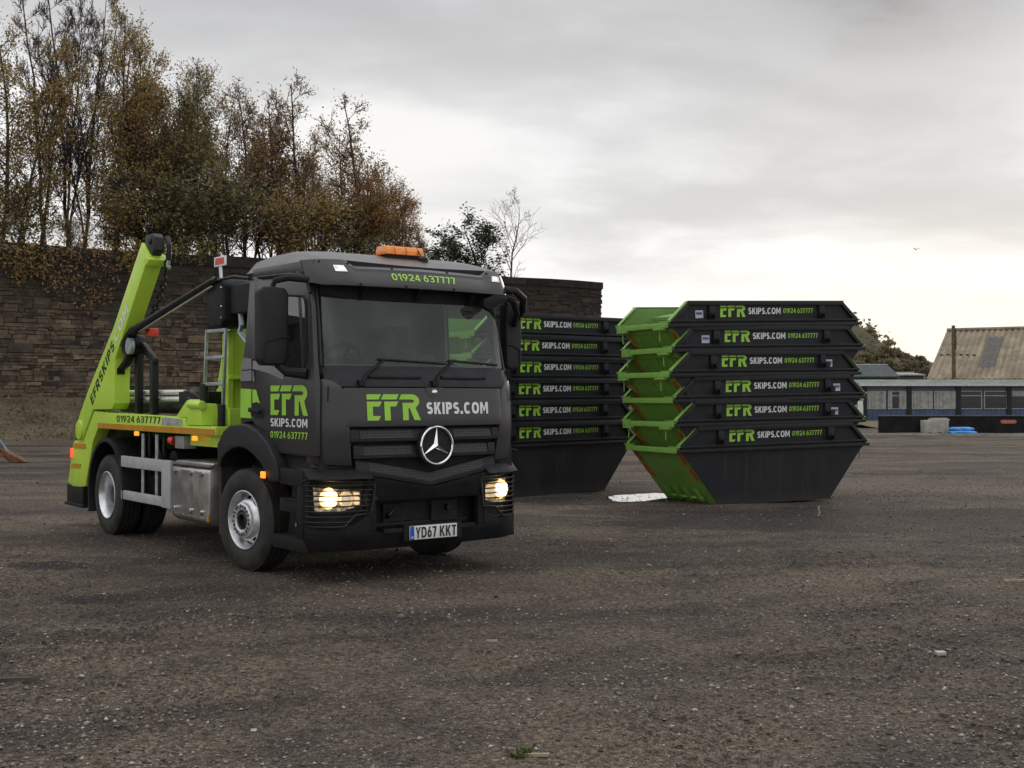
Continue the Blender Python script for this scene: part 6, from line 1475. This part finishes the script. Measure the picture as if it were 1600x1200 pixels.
# hanging chain of links
def chain(pts_, name):
    P = [Vector(p) for p in pts_]; seg = []; step = .085
    for a, b_ in zip(P, P[1:]):
        n = max(1, int((b_ - a).length / step)); seg += [(a.lerp(b_, i / n), (b_ - a).normalized()) for i in range(n)]
    mb = MB()
    for i, (p, d) in enumerate(seg):
        u = d.orthogonal().normalized(); v = d.cross(u); w_ = u if i % 2 else v
        mb.tube([p + d * (.055 * math.cos(t)) + w_ * (.030 * math.sin(t)) for t in [2 * math.pi * k_ / 8 for k_ in range(8)]], .012, 4, closed=True)
    return mb.build(name, 'black', TR, smooth=60)
chain([(-2.47, -1.02, 3.40), (-2.62, -1.0, 3.12), (-2.88, -.98, 2.88), (-3.16, -.97, 2.72), (-3.42, -.97, 2.62), (-3.60, -.98, 2.66), (-3.66, -1.0, 2.74)], 'lifting_chain')
chain([(-2.70, 1.02, 3.22), (-2.72, 1.0, 3.02), (-2.88, .98, 2.88), (-3.42, .97, 2.62), (-3.66, 1.0, 2.74)], 'lifting_chain')
MB().tube([(-2.44, -1.02, 3.36), (-2.46, -1.02, 3.28), (-2.42, -1.02, 3.25)], .022, 8).build('chain_hook', 'galv', TR)
# air intake and boxes behind the cab
ai = MB(); ai.prism([(-1.16, 2.54), (-1.10, 2.48), (-.80, 2.48), (-.73, 2.55), (-.73, 2.93), (-.80, 3.0), (-1.10, 3.0), (-1.16, 2.94)], lambda u, v, q: (u, -1.10 + q, v), 0, .34); aio = ai.build('air_intake', 'plast', TR, .03, smooth=50, seg=3)
MB().box(-.735, -.20, -1.02, -.55, 2.62, 2.92).build('intake_duct', 'void', aio, .02)
bo2 = MB()
for x, z in ((-.78, 2.90), (-.78, 2.70), (-.78, 2.58)): bo2.lathe([(.001, -.012), (.012, -.012), (.014, 0)], 10, (x, -1.10, z))
bo2.build('bolt', 'chrome', aio)
ms_ = MB(); ms_.tube([(-.62, -.95, 2.62), (-.60, -.95, 2.5), (-.64, -.95, 2.42), (-.5, -.92, 2.30), (-.45, -.9, 1.9)], .03, 8); ms_.build('air_hose', 'galv', TR)
wpz = MB(); wpz.prism([(-1.10, 3.145), (-.80, 3.145), (-.80, 3.25), (-1.10, 3.25)], lambda u, v, q: (u * 1.0, -1.03 + q, v), -.012, 0); wpo = wpz.build('warning_plate', 'white', TR, .004)
wr_ = MB(); wr_.prism([(-1.06, 3.165), (-.84, 3.165), (-.84, 3.235), (-1.06, 3.235)], lambda u, v, q: (u, -1.046 + q, v), 0, .003); wr_.build('red_face', 'red', wpo, smooth=0)
wq = MB(); wq.prism([(-.99, 3.145), (-.95, 3.145), (-.93, 3.02), (-.88, 2.995), (-1.02, 2.995), (-.97, 3.02)], lambda u, v, q: (u, -1.035 + q, v), 0, .02); wq.build('plate_post', 'white', wpo)
# ladder to the deck
ld = MB()
for (xa, xb) in ((-1.29, -1.345), (-.79, -.86)): ld.tube([(xa, -1.04, 2.46), (xb, -1.04, 1.62 if xa > -1 else 1.86)], .022, 4)
for i, z in enumerate((2.455, 2.165, 1.88)): k_ = (2.46 - z) / .84; ld.box(-1.29 - .055 * k_, -.79 - .07 * k_, -1.058, -1.022, z - .018, z + .018)
ld.build('ladder', 'galv', TR, .003)
MB().tube([(-.87, -1.05, 1.66), (-.88, -1.05, 1.35)], .045, 8).build('ladder_socket', 'black', TR, .006)
lb_ = MB(); lb_.tube([(-1.34, -1.05, 1.88), (-1.33, -1.05, 1.42)], .05, 8); lb_.box(-1.40, -1.27, -1.08, -1.0, 1.40, 1.68); lb_.build('ladder_socket', 'black', TR, .006)
hz_ = MB(); hz_.tube([(-1.2, -1.03, 1.86), (-1.12, -1.04, 1.90), (-1.02, -1.04, 1.84), (-.95, -1.04, 1.90), (-.9, -1.03, 1.86)], .012, 6); hz_.build('coil_cable', 'black', TR)
us = MB(); us.box(-1.6, -.65, -1.1, -.6, 1.20, 1.33); us.build('subframe', 'lime', TR, .01)

# ------------------------------------------------------------------ litter on the yard
def litter(name, px, py, poly, h, m, label, cat, rz=0, tilt=0):
    d = CAM_H * FPX / (py - 620); p = Vector(((px - 800) / FPX * d, d, 0)); p.z = gz(p.x, p.y) + .006
    b_ = MB(); b_.prism(poly, lambda u, v, q: (u, v, q + tilt * u * u), 0, h); o = b_.build(name, m, None, 0, 20); o.location = p; o.rotation_euler = (0, 0, rz); tag(o, label, cat)
wm = mat('pale_scrap', (.33, .31, .28), .7, var=.2); wd = mat('pale_wood', (.32, .26, .18), .85, var=.3, scale=20); ws_ = mat('dark_wood', (.07, .055, .045), .9, var=.4, scale=12)
litter('paper_scrap', 397, 1135, [(-.016, -.02), (.014, -.024), (.020, .02), (-.010, .026)], .005, wm, 'white scrap lying on the yard nearest the bottom, left of the middle', 'scrap', .3, 3)
litter('wood_chip', 94, 1090, [(-.018, -.012), (.022, -.002), (.01, .02), (-.014, .012)], .010, wm, 'pale chip on the gravel near the left edge of the foreground', 'chip', .5)
litter('wood_splinter', 768, 1003, [(-.045, -.012), (.04, -.012), (.045, .006), (-.03, .012)], .014, wd, 'pale wooden splinter in the middle of the foreground', 'splinter', .1)
litter('wood_stick', 838, 1182, [(-.055, -.010), (.06, -.006), (.06, .010), (-.05, .010)], .014, wd, 'pale flat stick beside a grass tuft at the bottom edge', 'stick', .05)
litter('dark_stick', 20, 1062, [(-.16, -.02), (.10, -.012), (.15, .012), (-.1, .03)], .03, ws_, 'dark splintered stick at the left edge of the foreground', 'stick', .15)
litter('pale_stick', 1590, 909, [(-.14, -.012), (.14, -.006), (.14, .010), (-.14, .012)], .018, wd, 'thin pale stick at the right edge of the yard', 'stick', .1)
litter('flat_stone', 1467, 1023, [(-.035, -.03), (.03, -.035), (.04, .02), (-.02, .04)], .02, wm, 'flat pale stone on the open yard at right', 'stone', .2)
tf = []; d = CAM_H * FPX / (1181 - 620); rg = random.Random(9)
for i in range(60): tf.append(((815 - 800) / FPX * d + rg.gauss(0, .03), d + rg.gauss(0, .03), .004 + abs(rg.gauss(0, .012))))
gt = leaf_mesh('grass_tuft', tf, 160, .012, .008, 4, island_mat('tuft_green', [(.05, .075, .02), (.09, .11, .03)], .9), loc=None); tag(gt, 'small green grass tuft at the bottom edge of the yard', 'grass tuft')
sp = MB(); d = CAM_H * FPX / (806 - 620); X = px_x(1278, d)
sp.tube([(0, 0, 0), (.02, 0, .05), (.0, 0, .12), (.03, 0, .15)], [.012, .014, .012, .006], 6); o = sp.build('bent_twig', wd); o.location = (X, d, 0); tag(o, 'bent pale twig standing up before the near skip stack', 'twig')
